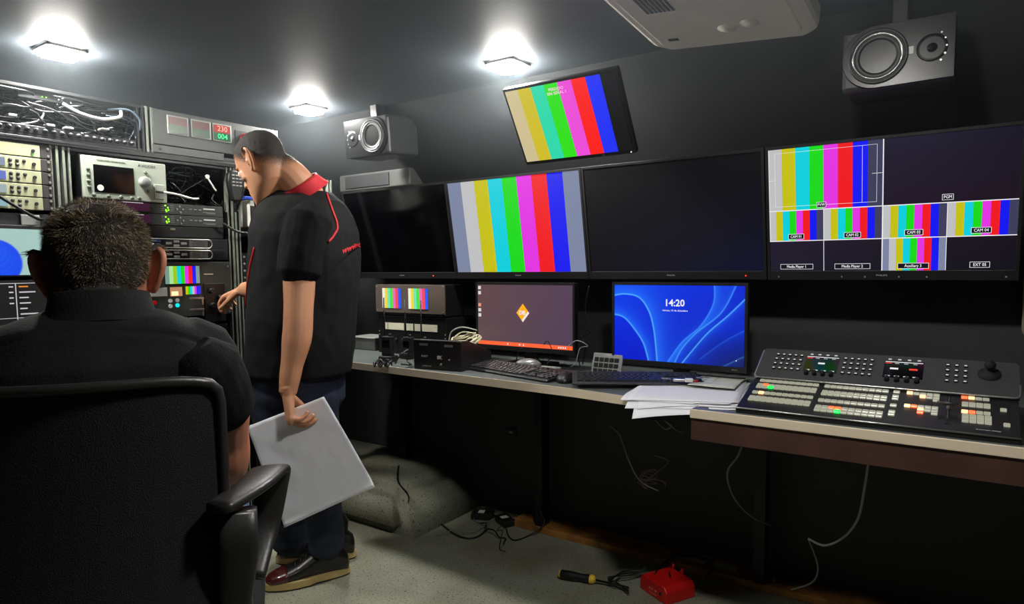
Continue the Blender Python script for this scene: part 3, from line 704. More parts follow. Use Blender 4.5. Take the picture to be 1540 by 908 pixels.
# beige receivers
for i in range(5):
    z1_ = 1.638-i*.0437; z0_ = z1_-.0405
    lab = ['blank beige rack unit with a green light, topmost of the five', 'beige receiver second from the top of the left rack', 'beige receiver in the middle of the five stacked units', 'beige receiver fourth from the top of the left rack', 'lowest beige receiver, crossed by a black cable'][i]
    t = rack_thing('rack_receiver', lab, 'receiver', .47, .968, z0_, z1_, 'beige rack receivers')
    h = z1_-z0_; w2 = .245
    B().box(-w2, w2, -.006, .3, 0, h, beige, .0015).done('casing', t)
    for s in (-1, 1): B().box(s*(w2+.018)-.016, s*(w2+.018)+.016, -.003, .002, 0, h, mat('brown_black_ear', (48, 44, 44), .5), .001).done('rack_ear', t)
    b = B(); b.cyl((rk(48,222)[0]-.719, -.006, h*.5), (0, -1, 0), .0055, .004, blackp, 14); b.done('power_button', t)
    if i == 0: B().ball((rk(48,222)[0]-.719, -.0065, h*.2), .0035, ecol((150, 255, 120), .8), 8).done('indicator', t)
    else:
        B().box(.02, rk(6,240)[0]-.719, -.0075, -.005, .007, h-.007, ecol([(0, 0, 0), (150, 165, 190), (110, 130, 220), (170, 190, 190), (150, 190, 200)][i], .8), .0005).done('display', t)
        for k in range(5):
            b = B(); b.lathe((rk(14,240)[0]-.719+(k % 3)*.0195, -.006, h*(.68 if k < 3 else .32)), (0, -1, 0), [(.0055, 0), (.0055, .0015), (.004, .0025), (0, .0025)], darkg, 14); b.done('button', t)
    b = B()
    for s in (-1, 1):
        for zz in (.2, .8): b.cyl((s*(w2+.024), -.003, h*zz), (0, -1, 0), .0042, .003, silver, 10)
    b.done('screw', t)
# dark slot with white socket below
t = rack_thing('rack_blank', 'dark recessed panel with a white socket below the beige receivers', 'panel', .47, .99, 1.365, 1.41)
B().box(-.26, .26, .0, .02, 0, .045, mat('slate_panel', (38, 44, 46), .5), .002).done('panel', t); B().box(.165, .22, -.01, .0, .006, .04, greyl, .002).done('socket', t)
b = B(); b.tube(smooth_path([(XR+.12, .70, 1.52), (XR+.06, .86, 1.43), (XR+.02, .935, 1.395), (XR+.0, .96, 1.393)]), .005, cablem); b.done('stray_cable', None, 'black cable slanting across the lowest beige receiver', 'cable')
# left lower screens
t = rack_thing('rack_monitor', 'monitor at left edge showing a pale desktop with a blue bloom', 'monitor', .5, 1.02, 1.2, 1.37, dx=.03)
B().box(-.26, .26, .004, .05, 0, .17, blackp, .004).done('casing', t)
def bloom(u, v):
    c = np.stack([.64+.0*u, .75+.03*u, .76-.02*u+0*v], -1)
    X, Y = (u-.60)*.50, (v-.35)*.15
    for k in range(7):
        a = -.5+k*.32; cx_, cy_ = .025*cos(a)-.02, .02*sin(a)*1.4
        d = np.hypot((X-cx_)/(.075-.008*k), (Y-cy_)/(.075-.008*k))
        mk = np.clip((1-d)*12, 0, 1)[..., None]; sh = np.clip(d, 0, 1)[..., None]
        c = c*(1-mk)+mk*(np.array([.05, .25, .92])*sh+np.array([.10, .55, .98])*(1-sh))
    return c
paint('picture', t, -.25, .006, .50, .15, .0, bloom, 160, 60)
t = rack_thing('rack_monitor', 'black status screen with text columns under the pale desktop monitor', 'monitor', .5, 1.02, 1.02, 1.195, dx=.03)
B().box(-.26, .26, .004, .05, 0, .17, blackp, .004).done('casing', t)
b = B(); g_ = ecol((205, 200, 205), .9)
for x in (-.02, .10): b.box(x, x+.0015, -.001, .003, .04, .158, g_)
b.box(-.25, .25, -.001, .003, .158, .160, g_); b.box(-.25, .16, -.001, .003, .045, .0465, g_)
for cxx in (-.14, -.01, .11):
    for r in range(6):
        b.box(cxx, cxx+[.025, .045, .025, .03, .02, .05][r], -.001, .003, .146-r*.018, .150-r*.018, ecol((235, 140, 50), 1) if cxx > .1 and r == 0 else g_)
        if cxx < .1 and r < 4: b.box(cxx+.092, cxx+.103, -.001, .003, .146-r*.018, .150-r*.018, g_)
b.done('picture', t)
# spectrum analyser
ya, za = rk(114, 300); yb, zb = rk(246, 250)
t = rack_thing('spectrum_analyser', 'pale green analyser with dark screen, dial and round buttons', 'analyser', 1.085, 1.38, 1.475, 1.62, dx=.02)
w2 = .1475; H_ = .148
B().box(-w2, w2, .0, .3, 0, H_, pale, .003).done('casing', t)
B().box(-w2-.004, w2+.004, .012, .31, -.003, H_+.003, blackm, .002).done('sleeve', t)
B().box(-.112, .026, -.0015, .001, .022, .119, glass, .001).done('screen', t)
b = B(); b.cyl((-.092, -.0016, .038), (0, -1, 0), .011, .001, whitep, 20); b.done('round_sticker', t)
b0 = None
for x, z in [(-.129, .038+i*.021) for i in range(4)]+[(-.115, .011), (-.066, .010), (-.023, .010), (.016, .010), (.042, .011), (.070, .108), (.078, .040)]:
    if b0 is None: b0 = B().lathe((0, 0, 0), (0, -1, 0), [(.0065, 0), (.0065, .003), (.004, .0045), (0, .0045)], mat('green_grey_button', (96, 108, 96), .4), 16).done('button', t); o_ = b0
    else: o_ = inst(b0, t, (0, 0, 0))
    o_.location = (x, 0, z)
B().lathe((.063, 0, .072), (0, -1, 0), [(.021, 0), (.020, .010), (.018, .018), (.016, .0195), (0, .0195)], mat('dial_grey', (140, 144, 140), .35), 30).done('dial', t)
b = B(); b.box(.098, .135, -.006, 0, .012, .068, pale, .002); b.box(.102, .130, -.012, -.006, .036, .043, darkg, .001); b.done('connector', t)
text('AVCOM', .014, darkg, t, (.075, -.0006, .132), sx=1.3)
text('Portable Satellite  Spectrum Analyzer', .0065, darkg, t, (-.05, -.0006, .136))
B().tube(smooth_path([(.13, -.012, .040), (.18, -.02, .034), (.24, -.012, .024), (.27, -.01, .026)]), .0042, whitep, 8).done('probe_cable', t, 'white cable')
# cable bays: tangles nobody could count
def tangle(name, label, y0, y1, z0, z1, n, seed, xs=(-.25, .0), rr=(.0025, .0045)):
    rn = random.Random(seed); b = B(); cols = [cablem]*24+[mat('blue_grey_cable', (60, 72, 84), .4), cablew, mat('dark_green_cable', (40, 52, 40), .4), mat('pale_cable', (120, 124, 122), .4)]
    for k in range(n):
        p = V((XR+rn.uniform(*xs), rn.uniform(y0, y1), rn.uniform(z0, z1))); L = rn.uniform(.05, .22)
        a = rn.uniform(0, 2*pi); pts = [p]
        for i in range(4):
            a += rn.uniform(-.9, .9)
            p = p+V((rn.uniform(-.02, .02), cos(a)*L/4*2, sin(a)*L/4))
            p.y = min(max(p.y, y0), y1); p.z = min(max(p.z, z0), z1); p.x = min(max(p.x, XR+xs[0]), XR+xs[1]); pts.append(p)
        b.tube(smooth_path(pts, 5), rn.uniform(*rr), rn.choice(cols), 6)
    return b.done(name, None, label, 'cables', kind='stuff')
tangle('cable_tangle', 'tangle of black and grey cables filling the upper left bay', .5, 1.29, 1.70, 1.815, 210, 3)
tangle('cable_tangle', 'tangle of dark cables in the bay right of the pale analyser', 1.41, 1.63, 1.485, 1.625, 60, 8, (-.2, -.01))
t = rack_thing('patch_panel', 'row of black patch connectors along the foot of the cable-filled bay', 'patch panel', .5, 1.29, 1.675, 1.70)
B().box(-.39, .39, .0, .03, 0, .028, blackm, .002).done('panel', t)
s0 = None
for i in range(30):
    if s0 is None: s0 = B().lathe((0, 0, 0), (0, -1, 0), [(.008, 0), (.008, .006), (.005, .007), (.005, .014), (0, .014)], mat('dull_nickel', (62, 64, 64), .45, metal=.6), 10).done('connector', t); o_ = s0
    else: o_ = inst(s0, t, (0, 0, 0))
    o_.location = (-.375+i*.0258, 0, .014)
b = B(); b.tube(smooth_path([(XR+.01, 1.04, 1.79), (XR+.02, 1.09, 1.765), (XR+.02, 1.16, 1.757), (XR+.02, 1.22, 1.775), (XR+.0, 1.235, 1.80)]), .0055, whitep); b.done('white_cable', None, 'thick pale cable curving across the upper left bay', 'cable')
b = B(); b.tube(smooth_path([(XR-.03, 1.2, 1.805), (XR, 1.26, 1.81), (XR+.01, 1.295, 1.78), (XR+.0, 1.30, 1.74)]), .004, mat('blue_grey_cable', (60, 72, 84), .4)); b.done('arched_cable', None, 'thin grey cable arching at the right end of the cable bay', 'cable')
t = rack_thing('network_switch', 'black unit with small green lights at the top of the cable bay', 'network switch', .92, 1.12, 1.795, 1.82)
B().box(-.1, .1, .02, .15, 0, .022, blackm, .002).done('casing', t)
for i, x in enumerate((-.03, -.018, .02, .03)): B().ball((x, .018, .012), .0022, ecol((160, 255, 60) if i < 2 else (230, 255, 220), 3), 8).done('indicator', t)
b = B()
for i in range(8): b.box(XR-.02, XR+.012, .55+i*.085+.02*sin(i*3), .575+i*.085+.02*sin(i*3), 1.712+.01*sin(i*2), 1.720+.01*sin(i*2), greyl, .002)
b.done('cable_tags', None, 'pale plug bodies scattered along the left cable bay', 'cable tags', kind='stuff')
# horizontal rail between upper and lower racks
t = rack_thing('rack_rail', 'black horizontal rail between the upper and lower rack bays', 'rail', .42, 1.9, 1.645, 1.665)
b = B(); b.box(-.74, .74, -.01, .3, 0, .019, blackm, .002); b.done('bar', t)
b = B(); b.box(-.74, .74, -.0115, -.01, .012, .014, darkg); b.done('trim_line', t)
# power meter panel
t = rack_thing('power_meter_panel', 'grey panel with three red-green number displays and a red rotary switch', 'power panel', 1.335, 1.86, 1.70, 1.835)
B().box(-.25, .30, -.004, .1, .0, .133, grey, .003).done('casing', t)
for i, x in enumerate((-.195, -.100, -.008)):
    b = B(); b.box(x, x+.084, -.008, -.003, .045, .118, greyl, .002); b.done('meter_frame', t)
    if i < 2:
        B().box(x+.006, x+.078, -.0095, -.007, .082, .112, mat('dull_red_window', (96, 56, 50), .3)).done('display', t); B().box(x+.006, x+.078, -.0095, -.007, .051, .082, mat('dull_green_window', (52, 84, 60), .3)).done('display', t)
    else:
        B().box(x+.006, x+.078, -.0095, -.007, .082, .112, ecol((225, 60, 45), .7)).done('display', t); B().box(x+.006, x+.078, -.0095, -.007, .051, .082, ecol((0, 110, 60), .7)).done('display', t)
        text('230', .03, ecol((255, 190, 170), 1.2), t, (x+.042, -.0105, .097), 'digits'); text('004', .03, ecol((60, 255, 150), 1.6), t, (x+.042, -.0105, .066), 'digits')
B().box(.095, .185, -.006, 0, .035, .105, mat('switch_plate_black', (34, 32, 34), .4), .002).done('switch_plate', t)
b = B(); b.lathe((.14, -.006, .07), (0, -1, 0), [(.026, 0), (.026, .006), (.02, .010), (0, .010)], mat('dark_red_switch', (150, 32, 34), .4), 24); b.box(.132, .148, -.026, -.014, .048, .092, mat('dark_red_switch', (150, 32, 34), .4), .003); b.done('rotary_switch', t)
t = rack_thing('rack_blank', 'plain grey blanking panel under the power meter displays', 'panel', 1.335, 1.66, 1.668, 1.70)
B().box(-.155, .14, -.004, .004, .0, .030, grey, .002).done('panel', t); B().cyl((-.125, -.004, .015), (0, -1, 0), .005, .002, blackp, 12).done('knob', t)
# twin processor units with green lights
pw = mat('charcoal_panel', (44, 50, 48), .45, metal=.2)
for i, (z, lab) in enumerate(((1.435, 'upper charcoal audio unit with green lights and a purple display'), (1.391, 'lower charcoal audio unit with green lights and a purple display'))):
    t = rack_thing('audio_processor', lab, 'audio unit', 1.075, 1.625, z, z+.043, 'charcoal audio units')
    B().box(-.27, .27, -.004, .2, 0, .042, pw, .001).done('casing', t)
    B().box(-.20, -.03, -.006, -.003, .006, .036, ecol((60, 18, 52), .8), .0005).done('display', t)
    for c in ((-.05-.05, .035), (.0, 0)): pass
    b = B(); b.box(-.13, -.055, -.0065, -.004, .034, .036, ecol((225, 215, 220), .9)); b.done('scale_line', t)
    for k, (dx, dz) in enumerate(((-.006, .032), (.004, .024), (-.004, .015), (.006, .015), (-.002, .010))):
        B().ball((.035+dx, -.0045, dz), .0036, ecol((150, 245, 30), 1.6), 8).done('indicator', t)
    b = B()
    for k in range(4): b.box(.012, .024, -.005, -.0038, .012+k*.007, .0135+k*.007, greyl); b.box(.048, .062, -.005, -.0038, .012+k*.007, .0135+k*.007, greyl)
    b.box(.185, .235, -.005, -.0038, .026, .031, whitep); b.box(.182, .236, -.005, -.0038, .014, .0155, greyl); b.box(.195, .236, -.005, -.0038, .010, .0115, greyl); b.done('print', t)
    for dx, dz in ((.085, .032), (.074, .021), (.098, .021), (.088, .009)): B().cyl((dx, -.004, dz), (0, -1, 0), .0035, .004, greyl, 10).done('knob', t)
    for k in range(3): B().box(.124+k*.02, .136+k*.02, -.006, -.004, .022, .025, greyl, .0005).done('button', t)
t = rack_thing('rack_blank', 'plain black blanking panel between the charcoal and silver-rimmed units', 'panel', 1.075, 1.625, 1.345, 1.390)
B().box(-.27, .27, -.003, .004, .0, .044, blackm, .001).done('panel', t); B().box(.045, .065, -.005, -.003, .028, .036, mat('tan_smudge', (150, 140, 110), .6), .001).done('sticker', t)
# silver rimmed units
for i, (z, lab) in enumerate(((1.300, 'upper rack unit with rounded silver rim and blue label'), (1.2565, 'lower rack unit with rounded silver rim and blue label'))):
    t = rack_thing('tape_style_unit', lab, 'rack unit', 1.075, 1.64, z, z+.043, 'silver-rimmed rack units')
    B().box(-.28, .28, -.003, .2, 0, .042, blackm, .001).done('casing', t)
    pts = [(-.255, -.006, .004), (.19, -.006, .004)]+[(.19+.017*sin(a), -.006, .021-.017*cos(a)) for a in np.linspace(.2, pi-.2, 9)]+[(.19, -.006, .038), (-.255, -.006, .038)]
    B().tube(pts, .0022, silver, 8).done('rim', t)
    b = B(); b.box(-.2, -.0, -.0042, -.003, .006, .036, mat('navy_panel', (28, 40, 66), .4)); b.box(-.15, -.003, -.0052, -.0042, .026, .033, mat('blue_stripe', (60, 92, 170), .5)); b.box(-.08, -.02, -.006, -.0052, .0285, .0305, whitep); b.done('nameplate', t)
    B().box(-.075, -.030, -.0062, -.0042, .008, .020, whitep, .0005).done('label_strip', t)
    bt = mat('button_grey', (120, 122, 118), .4)
    for x, zz in ((.028, .021), (.058, .029), (.058, .012), (.088, .021)): B().box(x-.012, x+.012, -.007, -.004, zz-.005, zz+.005, bt, .002).done('button', t)
    b = B(); b.box(.11, .19, -.0055, -.004, .008, .034, grey, .001)
    for k in range(3): b.box(.125, .175, -.006, -.0055, .012+k*.008, .0135+k*.008, blackr)
    b.done('vent', t)
# router/recorder control panel
t = rack_thing('broadcast_control_panel', 'charcoal rack panel with keypad and small colour-bar screens', 'control panel', 1.075, 1.645, 1.03, 1.250)
B().box(-.285, .285, -.003, .2, .0, .218, mat('charcoal_green_panel', (74, 80, 76), .45, metal=.2, var=.08), .0015).done('casing', t)
kk = emi('keypad_light', (170, 190, 190), .7); kr = emi('keypad_pink', (255, 190, 175), 1)
k0 = {}
for r in range(6):
    for c in range(7):
        m = kr if r == 0 and c > 4 else kk
        if m not in k0: k0[m] = B().box(-.0085, .0085, -.0055, 0, -.0055, .0055, m, .001, 1).done('key', t); o_ = k0[m]
        else: o_ = inst(k0[m], t, (0, 0, 0))
        o_.location = (-.165+c*.0218+(.006 if c == 6 else 0), -.003, .2035-r*.0142)
b = B(); b.box(.0, .148, -.006, -.002, .125, .208, blackp, .002); b.done('screen_frame', t)
strips('picture', t, .004, .132, .140, .070, -.008, 'gwycnmrbg', dict(BARS, w=(170, 225, 150), y=(150, 200, 20), g=(120, 150, 140)))
b = B(); b.box(.165, .205, -.0036, -.003, .166, .170, whitep); b.done('print', t)
B().box(-.25, .01, -.006, -.002, .085, .118, mat('pale_strip', (180, 180, 176), .5), .001).done('label_strip', t)
B().box(.022, .070, -.006, -.002, .083, .119, emi('amber_window', (235, 170, 130), .6), .001).done('display', t)
B().box(.026, .052, -.0075, -.006, .086, .102, ecol((255, 205, 140), 2)).done('lit_key', t)
strips('picture', t, .085, .088, .062, .032, -.005, 'yncwmbb')
for k, (x, z, m) in enumerate(((-.09, .063, whitep), (.02, .066, whitep), (.048, .067, whitep), (.02, .045, whitep), (.048, .047, ecol((0, 220, 225), 1.2)), (-.04, .062, red))):
    B().cyl((x, -.003, z), (0, -1, 0), .008, .004, m, 14).done('button', t)
for z in (.055, .010):
    b = B(); b.box(.095, .155, -.014, -.006, z+.012, z+.02, silver, .001); b.box(.147, .155, -.010, -.003, z-.012, z+.012, silver, .001); b.done('handle', t)
b = B()
for z in (.01, .09, .2): b.cyl((.272, -.003, z), (0, -1, 0), .004, .003, silver, 10); b.cyl((-.272, -.003, z), (0, -1, 0), .004, .003, silver, 10)
b.done('screw', t)
# knob the man is turning
t = thing('jog_panel', 'black panel with dark knobs under the standing man\'s right hand', 'knob panel', (XR, 1.565, 1.0), pi/2)
B().box(-.045, .045, -.012, .0, .0, .16, blackp, .003).done('panel', t)
for x, z in ((-.02, .13), (.018, .10), (-.018, .07), (.02, .035)): B().cyl((x, -.012, z), (0, -1, 0), .012, .018, blackp, 18, .010, .002).done('knob', t)
# rack C contents behind the man
t = thing('white_card_unit', 'white-fronted unit with a blue top stripe behind the standing man\'s face', 'rack unit', (XR, 1.83, 1.40), pi/2)
B().box(-.09, .09, -.02, .2, .0, .115, whitep, .004).done('casing', t); B().box(-.12, .09, -.024, .0, .115, .128, mat('bright_blue', (30, 70, 190), .4), .002).done('stripe', t); B().box(-.09, -.055, -.024, -.018, .02, .09, blackp, .002).done('handle', t)
for k, (z, lab) in enumerate(((1.29, 'small black socket unit with a silver rim, right of the middle rack'),)):
    t = thing('socket_unit', lab, 'socket panel', (XR, 1.80, z), pi/2)
    B().box(-.06, .07, -.01, .1, 0, .07, blackm, .003).done('casing', t)
    b = B(); b.tube([(-.055, -.012, .004), (.06, -.012, .004), (.06, -.012, .066), (-.055, -.012, .066)], .0022, silver, 6, True); b.done('rim', t)
    for zz in (.022, .048): B().box(-.02, .012, -.014, -.009, zz-.008, zz+.008, greyl, .002).done('socket', t)
t = thing('rack_blank', 'stack of dark blanking plates with screws beside the silver posts', 'panel', (XR, 1.78, 1.02), pi/2)
B().box(-.08, .25, -.002, .01, 0, .26, blackm, .002).done('panel', t)
b = B()
for z in np.linspace(.01, .25, 9): b.cyl((-.068, -.002, z), (0, -1, 0), .0045, .003, silver, 10)
b.done('screw', t)
# row of steel screws down middle-rack posts
for y_, lab in ((1.035+.008, 'left'), (1.647, 'right')): pass
for y0_, y1_, tops, nm in ((.47, .968, (.98, .80, .62, .36), 'left'), (1.09, 1.61, (.99, .82, .55, .30), 'middle'), (1.74, 2.14, (.99, .80, .50), 'right')):
    for k, zt in enumerate(tops):
        hh = (.16, .24, .22, .2)[k]
        t = rack_thing('rack_blank', 'dark %s equipment front low in the %s rack below the lit units' % (('uppermost', 'second', 'third', 'lowest')[k], nm), 'rack unit', y0_, y1_, zt-hh+.01, zt)
        wv = (y1_-y0_)/2+.01
        B().box(-wv, wv, -.003, .15, 0, hh-.012, blackm, .002).done('casing', t)
        b = B()
        for s_ in (-1, 1):
            b.box(s_*wv*.8-.005, s_*wv*.8+.005, -.02, -.003, hh*.2, hh*.75, darkg, .002)
        b.done('handle', t)
# handheld microphone
t = thing('handheld_microphone', 'black handheld radio microphone hanging on the rack post', 'microphone', (XR+.03, 1.655, 1.50), pi/2)
b = B(); b.prism([(-.030, .045), (-.036, .08), (-.032, .115), (-.018, .128), (.018, .128), (.032, .115), (.036, .08), (.030, .045), (.020, .0), (-.020, .0)], -.03, .0, blackp, .008); b.done('body', t)
b = B()
for r in range(4):
    for c in range(3): b.box(-.021+c*.016, -.010+c*.016, -.0325, -.030, .062+r*.014, .067+r*.014, silver)
b.done('grille', t)
b = B(); pth = smooth_path([(.0, -.015, .0), (.005, -.01, -.04), (.03, -.02, .03), (.055, -.02, .10), (.075, -.03, .05), (.085, -.03, -.06), (.06, -.03, -.125), (.0, -.02, -.125), (-.06, -.015, -.095)], 24)
hx = []
for i, p in enumerate(pth): a = i*1.35; hx.append(V(p)+V((.0042*cos(a), .0042*sin(a), .0042*sin(a))))
b.tube(pth, .0052, cablem, 8); b.tube(hx, .0022, blackp, 5); b.done('coiled_cord', t)
t = thing('cable_tag', 'white tag with a short stem left of the handheld microphone', 'tag', (XR+.01, 1.555, 1.565), pi/2)
b = B(); b.cyl((0, 0, .03), (0, -1, 0), .009, .003, whitep, 16); b.box(-.0025, .0025, -.004, 0, -.03, .03, whitep, M=Matrix.Translation((.018, 0, 0)) @ Matrix.Rotation(rad(-35), 4, 'Y')); b.done('tag', t)
# ================================================================== PEOPLE
def loft(bm, rings, seg=28, p=2.0):
    rr = []
    for c, u, v in rings:
        row = []
        for k in range(seg):
            a = 2*pi*k/seg; ca, sa = cos(a), sin(a)
            ca = math.copysign(abs(ca)**(2/p), ca); sa = math.copysign(abs(sa)**(2/p), sa)
            row.append(bm.verts.new(c+u*ca+v*sa))
        rr.append(row)
    for a, b in zip(rr, rr[1:]):
        for k in range(seg): bm.faces.new((a[k], a[(k+1) % seg], b[(k+1) % seg], b[k]))
    bm.faces.new(rr[0][::-1]); bm.faces.new(rr[-1])
def limb(bm, pts, rad_, n=6, flat=None):
    sp = smooth_path(pts, n); m = len(pts)-1
    rs = []
    for i in range(len(sp)):
        f = i/n; k = min(int(f), m-1); tt = f-k; s_ = tt*tt*(3-2*tt); rs.append(rad_[k]*(1-s_)+rad_[k+1]*s_)
    rings = []; d0 = (sp[1]-sp[0]).normalized(); a = d0.cross(V((1, 0, 0)) if abs(d0.x) < .7 else V((0, 0, 1)))
    for i, p in enumerate(sp):
        d = (sp[min(i+1, len(sp)-1)]-sp[max(i-1, 0)]).normalized(); a = a-d*a.dot(d)
        a.normalize(); b_ = d.cross(a)
        rings.append((p, a*rs[i], b_*rs[i]))
    c, u, v = rings[0]; d = (sp[0]-sp[1]).normalized(); rings = [(c+d*rs[0]*.6, u*.55, v*.55)]+rings
    c, u, v = rings[-1]; d = (sp[-1]-sp[-2]).normalized(); rings.append((c+d*rs[-1]*.6, u*.55, v*.55))
    loft(bm, rings, 18)
def headfn(bm, M):
    def T(x, y, z): return M@V((x, y, z))
    tab = [(-.128, .020, .086, .052), (-.118, .034, .092, .03), (-.10, .046, .093, -.01), (-.08, .055, .091, -.045), (-.055, .062, .089, -.066), (-.03, .067, .087, -.079), (0, .072, .084, -.090), (.025, .075, .088, -.096), (.05, .076, .088, -.098), (.075, .072, .080, -.094), (.095, .062, .064, -.082), (.110, .048, .042, -.062), (.119, .030, .018, -.04), (.123, .012, -.005, -.018)]
    R3 = M.to_3x3()
    rings = [(T(0, (f+b_)/2, z), R3@V((hw, 0, 0)), R3@V((0, (f-b_)/2, 0))) for z, hw, f, b_ in tab]
    loft(bm, rings, 36, 2.15)
    # nose, brow, lips, eyes lids
    loft(bm, [(T(0, .082, .028), R3@V((.007, 0, 0)), R3@V((0, .008, 0))), (T(0, .090, .0), R3@V((.010, 0, 0)), R3@V((0, .010, 0))), (T(0, .098, -.018), R3@V((.015, 0, 0)), R3@V((0, .014, 0))), (T(0, .094, -.030), R3@V((.014, 0, 0)), R3@V((0, .010, 0)))], 14)
    for s in (-1, 1):
        limb(bm, [T(s*.010, .086, .034), T(s*.030, .082, .038), T(s*.050, .068, .030)], [.006, .008, .006], 3)
        limb(bm, [T(s*.05, .058, .0), T(s*.052, .055, -.03)], [.014, .012], 3)
        limb(bm, [T(s*.0165, .0925, -.028), T(s*.013, .093, -.022)], [.006, .006], 2)
        # ear
        c = [T(s*(.072+.012*(1-q)), -.004-.010*sin(a)*1.0+(-.012), -.004+.031*cos(a)) for a, q in [(a, 0) for a in np.linspace(0, 2*pi, 13)[:-1]]]
        pts = [T(s*.070, .004, .022), T(s*.080, -.003, .036), T(s*.093, -.020, .040), T(s*.099, -.034, .024), T(s*.096, -.033, .0), T(s*.087, -.022, -.022), T(s*.078, -.008, -.036), T(s*.070, -.0, -.024)]
        limb(bm, pts, [.005, .0055, .006, .0062, .006, .006, .007, .004], 4)
        un = R3@V((s*.80, .60, 0))
        loft(bm, [(T(s*.068, .002, 0), un*.004, R3@V((0, 0, .018))), (T(s*.076, -.006, .003), un*.004, R3@V((0, 0, .030))), (T(s*.086, -.020, .006), un*.0035, R3@V((0, 0, .034))), (T(s*.094, -.030, .009), un*.0035, R3@V((0, 0, .026))), (T(s*.098, -.035, .010), un*.003, R3@V((0, 0, .014)))], 20)
        limb(bm, [T(s*.074, .0, .010), T(s*.082, -.004, .004), T(s*.079, -.002, -.012)], [.004, .005, .004], 3)
    limb(bm, [T(-.022, .086, -.062), T(0, .094, -.060), T(.022, .086, -.062)], [.004, .006, .004], 4)
    limb(bm, [T(-.020, .086, -.071), T(0, .093, -.072), T(.020, .086, -.071)], [.004, .006, .004], 4)
def handfn(bm, wrist, d, n, s, curls=(30, 35, 25), spread=.06, thumb=(.6, .55, .2), sc=1.0, wr=.027):
    d, n = V(d).normalized(), V(n).normalized(); sd = V(s); sd = (sd-d*sd.dot(d)).normalized(); n = d.cross(sd) if d.cross(sd).dot(n) > 0 else sd.cross(d)
    T = lambda a, b, c: wrist+(d*a+sd*b+n*c)*sc
    loft(bm, [(T(-.02, 0, 0), sd*wr*sc, n*.021*sc), (T(.005, 0, 0), sd*.028*sc, n*.018*sc), (T(.04, .002, 0), sd*.038*sc, n*.016*sc), (T(.075, 0, .001), sd*.042*sc, n*.0145*sc), (T(.092, 0, .001), sd*.039*sc, n*.011*sc)], 20, 2.4)
    for i, (off, L, r) in enumerate(((.031, .074, .0092), (.0105, .082, .0095), (-.0105, .076, .009), (-.031, .060, .008))):
        p = T(.082-.006*abs(i-1), off, .001); a = 0; dd = (d+sd*spread*(1.5-i)).normalized(); pts = [T(.06, off*.9, 0), p]
        for L_, c in zip((.45, .30, .25), curls):
            a += rad(c*(1+.12*i)); q = dd*cos(a)-n*sin(a); p = p+q*L*L_*sc; pts.append(p)
        limb(bm, pts, [r*.95*sc, r*1.05*sc, r*sc, r*.92*sc, r*.8*sc], 4)
    q = (d*thumb[0]+sd*thumb[1]-n*thumb[2]).normalized(); p0 = T(.012, .024, -.004)
    p1 = p0+q*.040*sc; q2 = (q+d*.5-n*.2).normalized(); p2 = p1+q2*.034*sc; p3 = p2+(q2+d*.3).normalized()*.026*sc
    limb(bm, [p0, p1, p2, p3], [.016*sc, .0125*sc, .0105*sc, .0085*sc], 5)
def fuse(name, bm, m, parent, vox=.004, sm_=3, disp=None, label=None):
    bmesh.ops.recalc_face_normals(bm, faces=bm.faces)
    me = bpy.data.meshes.new(name); bm.to_mesh(me); bm.free()
    o = bpy.data.objects.new('tmp', me); COL.objects.link(o)
    r = o.modifiers.new('r', 'REMESH'); r.mode = 'VOXEL'; r.voxel_size = vox; r.use_smooth_shade = True
    s_ = o.modifiers.new('s', 'SMOOTH'); s_.iterations = sm_; s_.factor = .5
    me2 = bpy.data.meshes.new_from_object(o.evaluated_get(bpy.context.evaluated_depsgraph_get())); bpy.data.objects.remove(o)
    me2.name = name
    if disp:
        n = len(me2.vertices); co = np.empty(n*3); me2.vertices.foreach_get('co', co); no = np.empty(n*3); me2.vertices.foreach_get('normal', no)
        co = co.reshape(-1, 3); no = no.reshape(-1, 3)
        for i in range(n): co[i] += no[i]*disp(co[i])
        me2.vertices.foreach_set('co', co.ravel())
    me2.polygons.foreach_set('use_smooth', [True]*len(me2.polygons)); me2.materials.clear(); me2.materials.append(m); me2.update()
    return link(name, me2, parent, label)
def folds(a, f=14, sz=.5, s=0.): return lambda c: a*(noise.noise(V((c[0]*f+s, c[1]*f, c[2]*f*sz)))+.5*noise.noise(V((c[0]*f*2.3, c[1]*f*2.3+s, c[2]*f*1.4))))
def bvh_of(o):
    me = o.data; return BVHTree.FromPolygons([v.co.copy() for v in me.vertices], [tuple(p.vertices) for p in me.polygons])
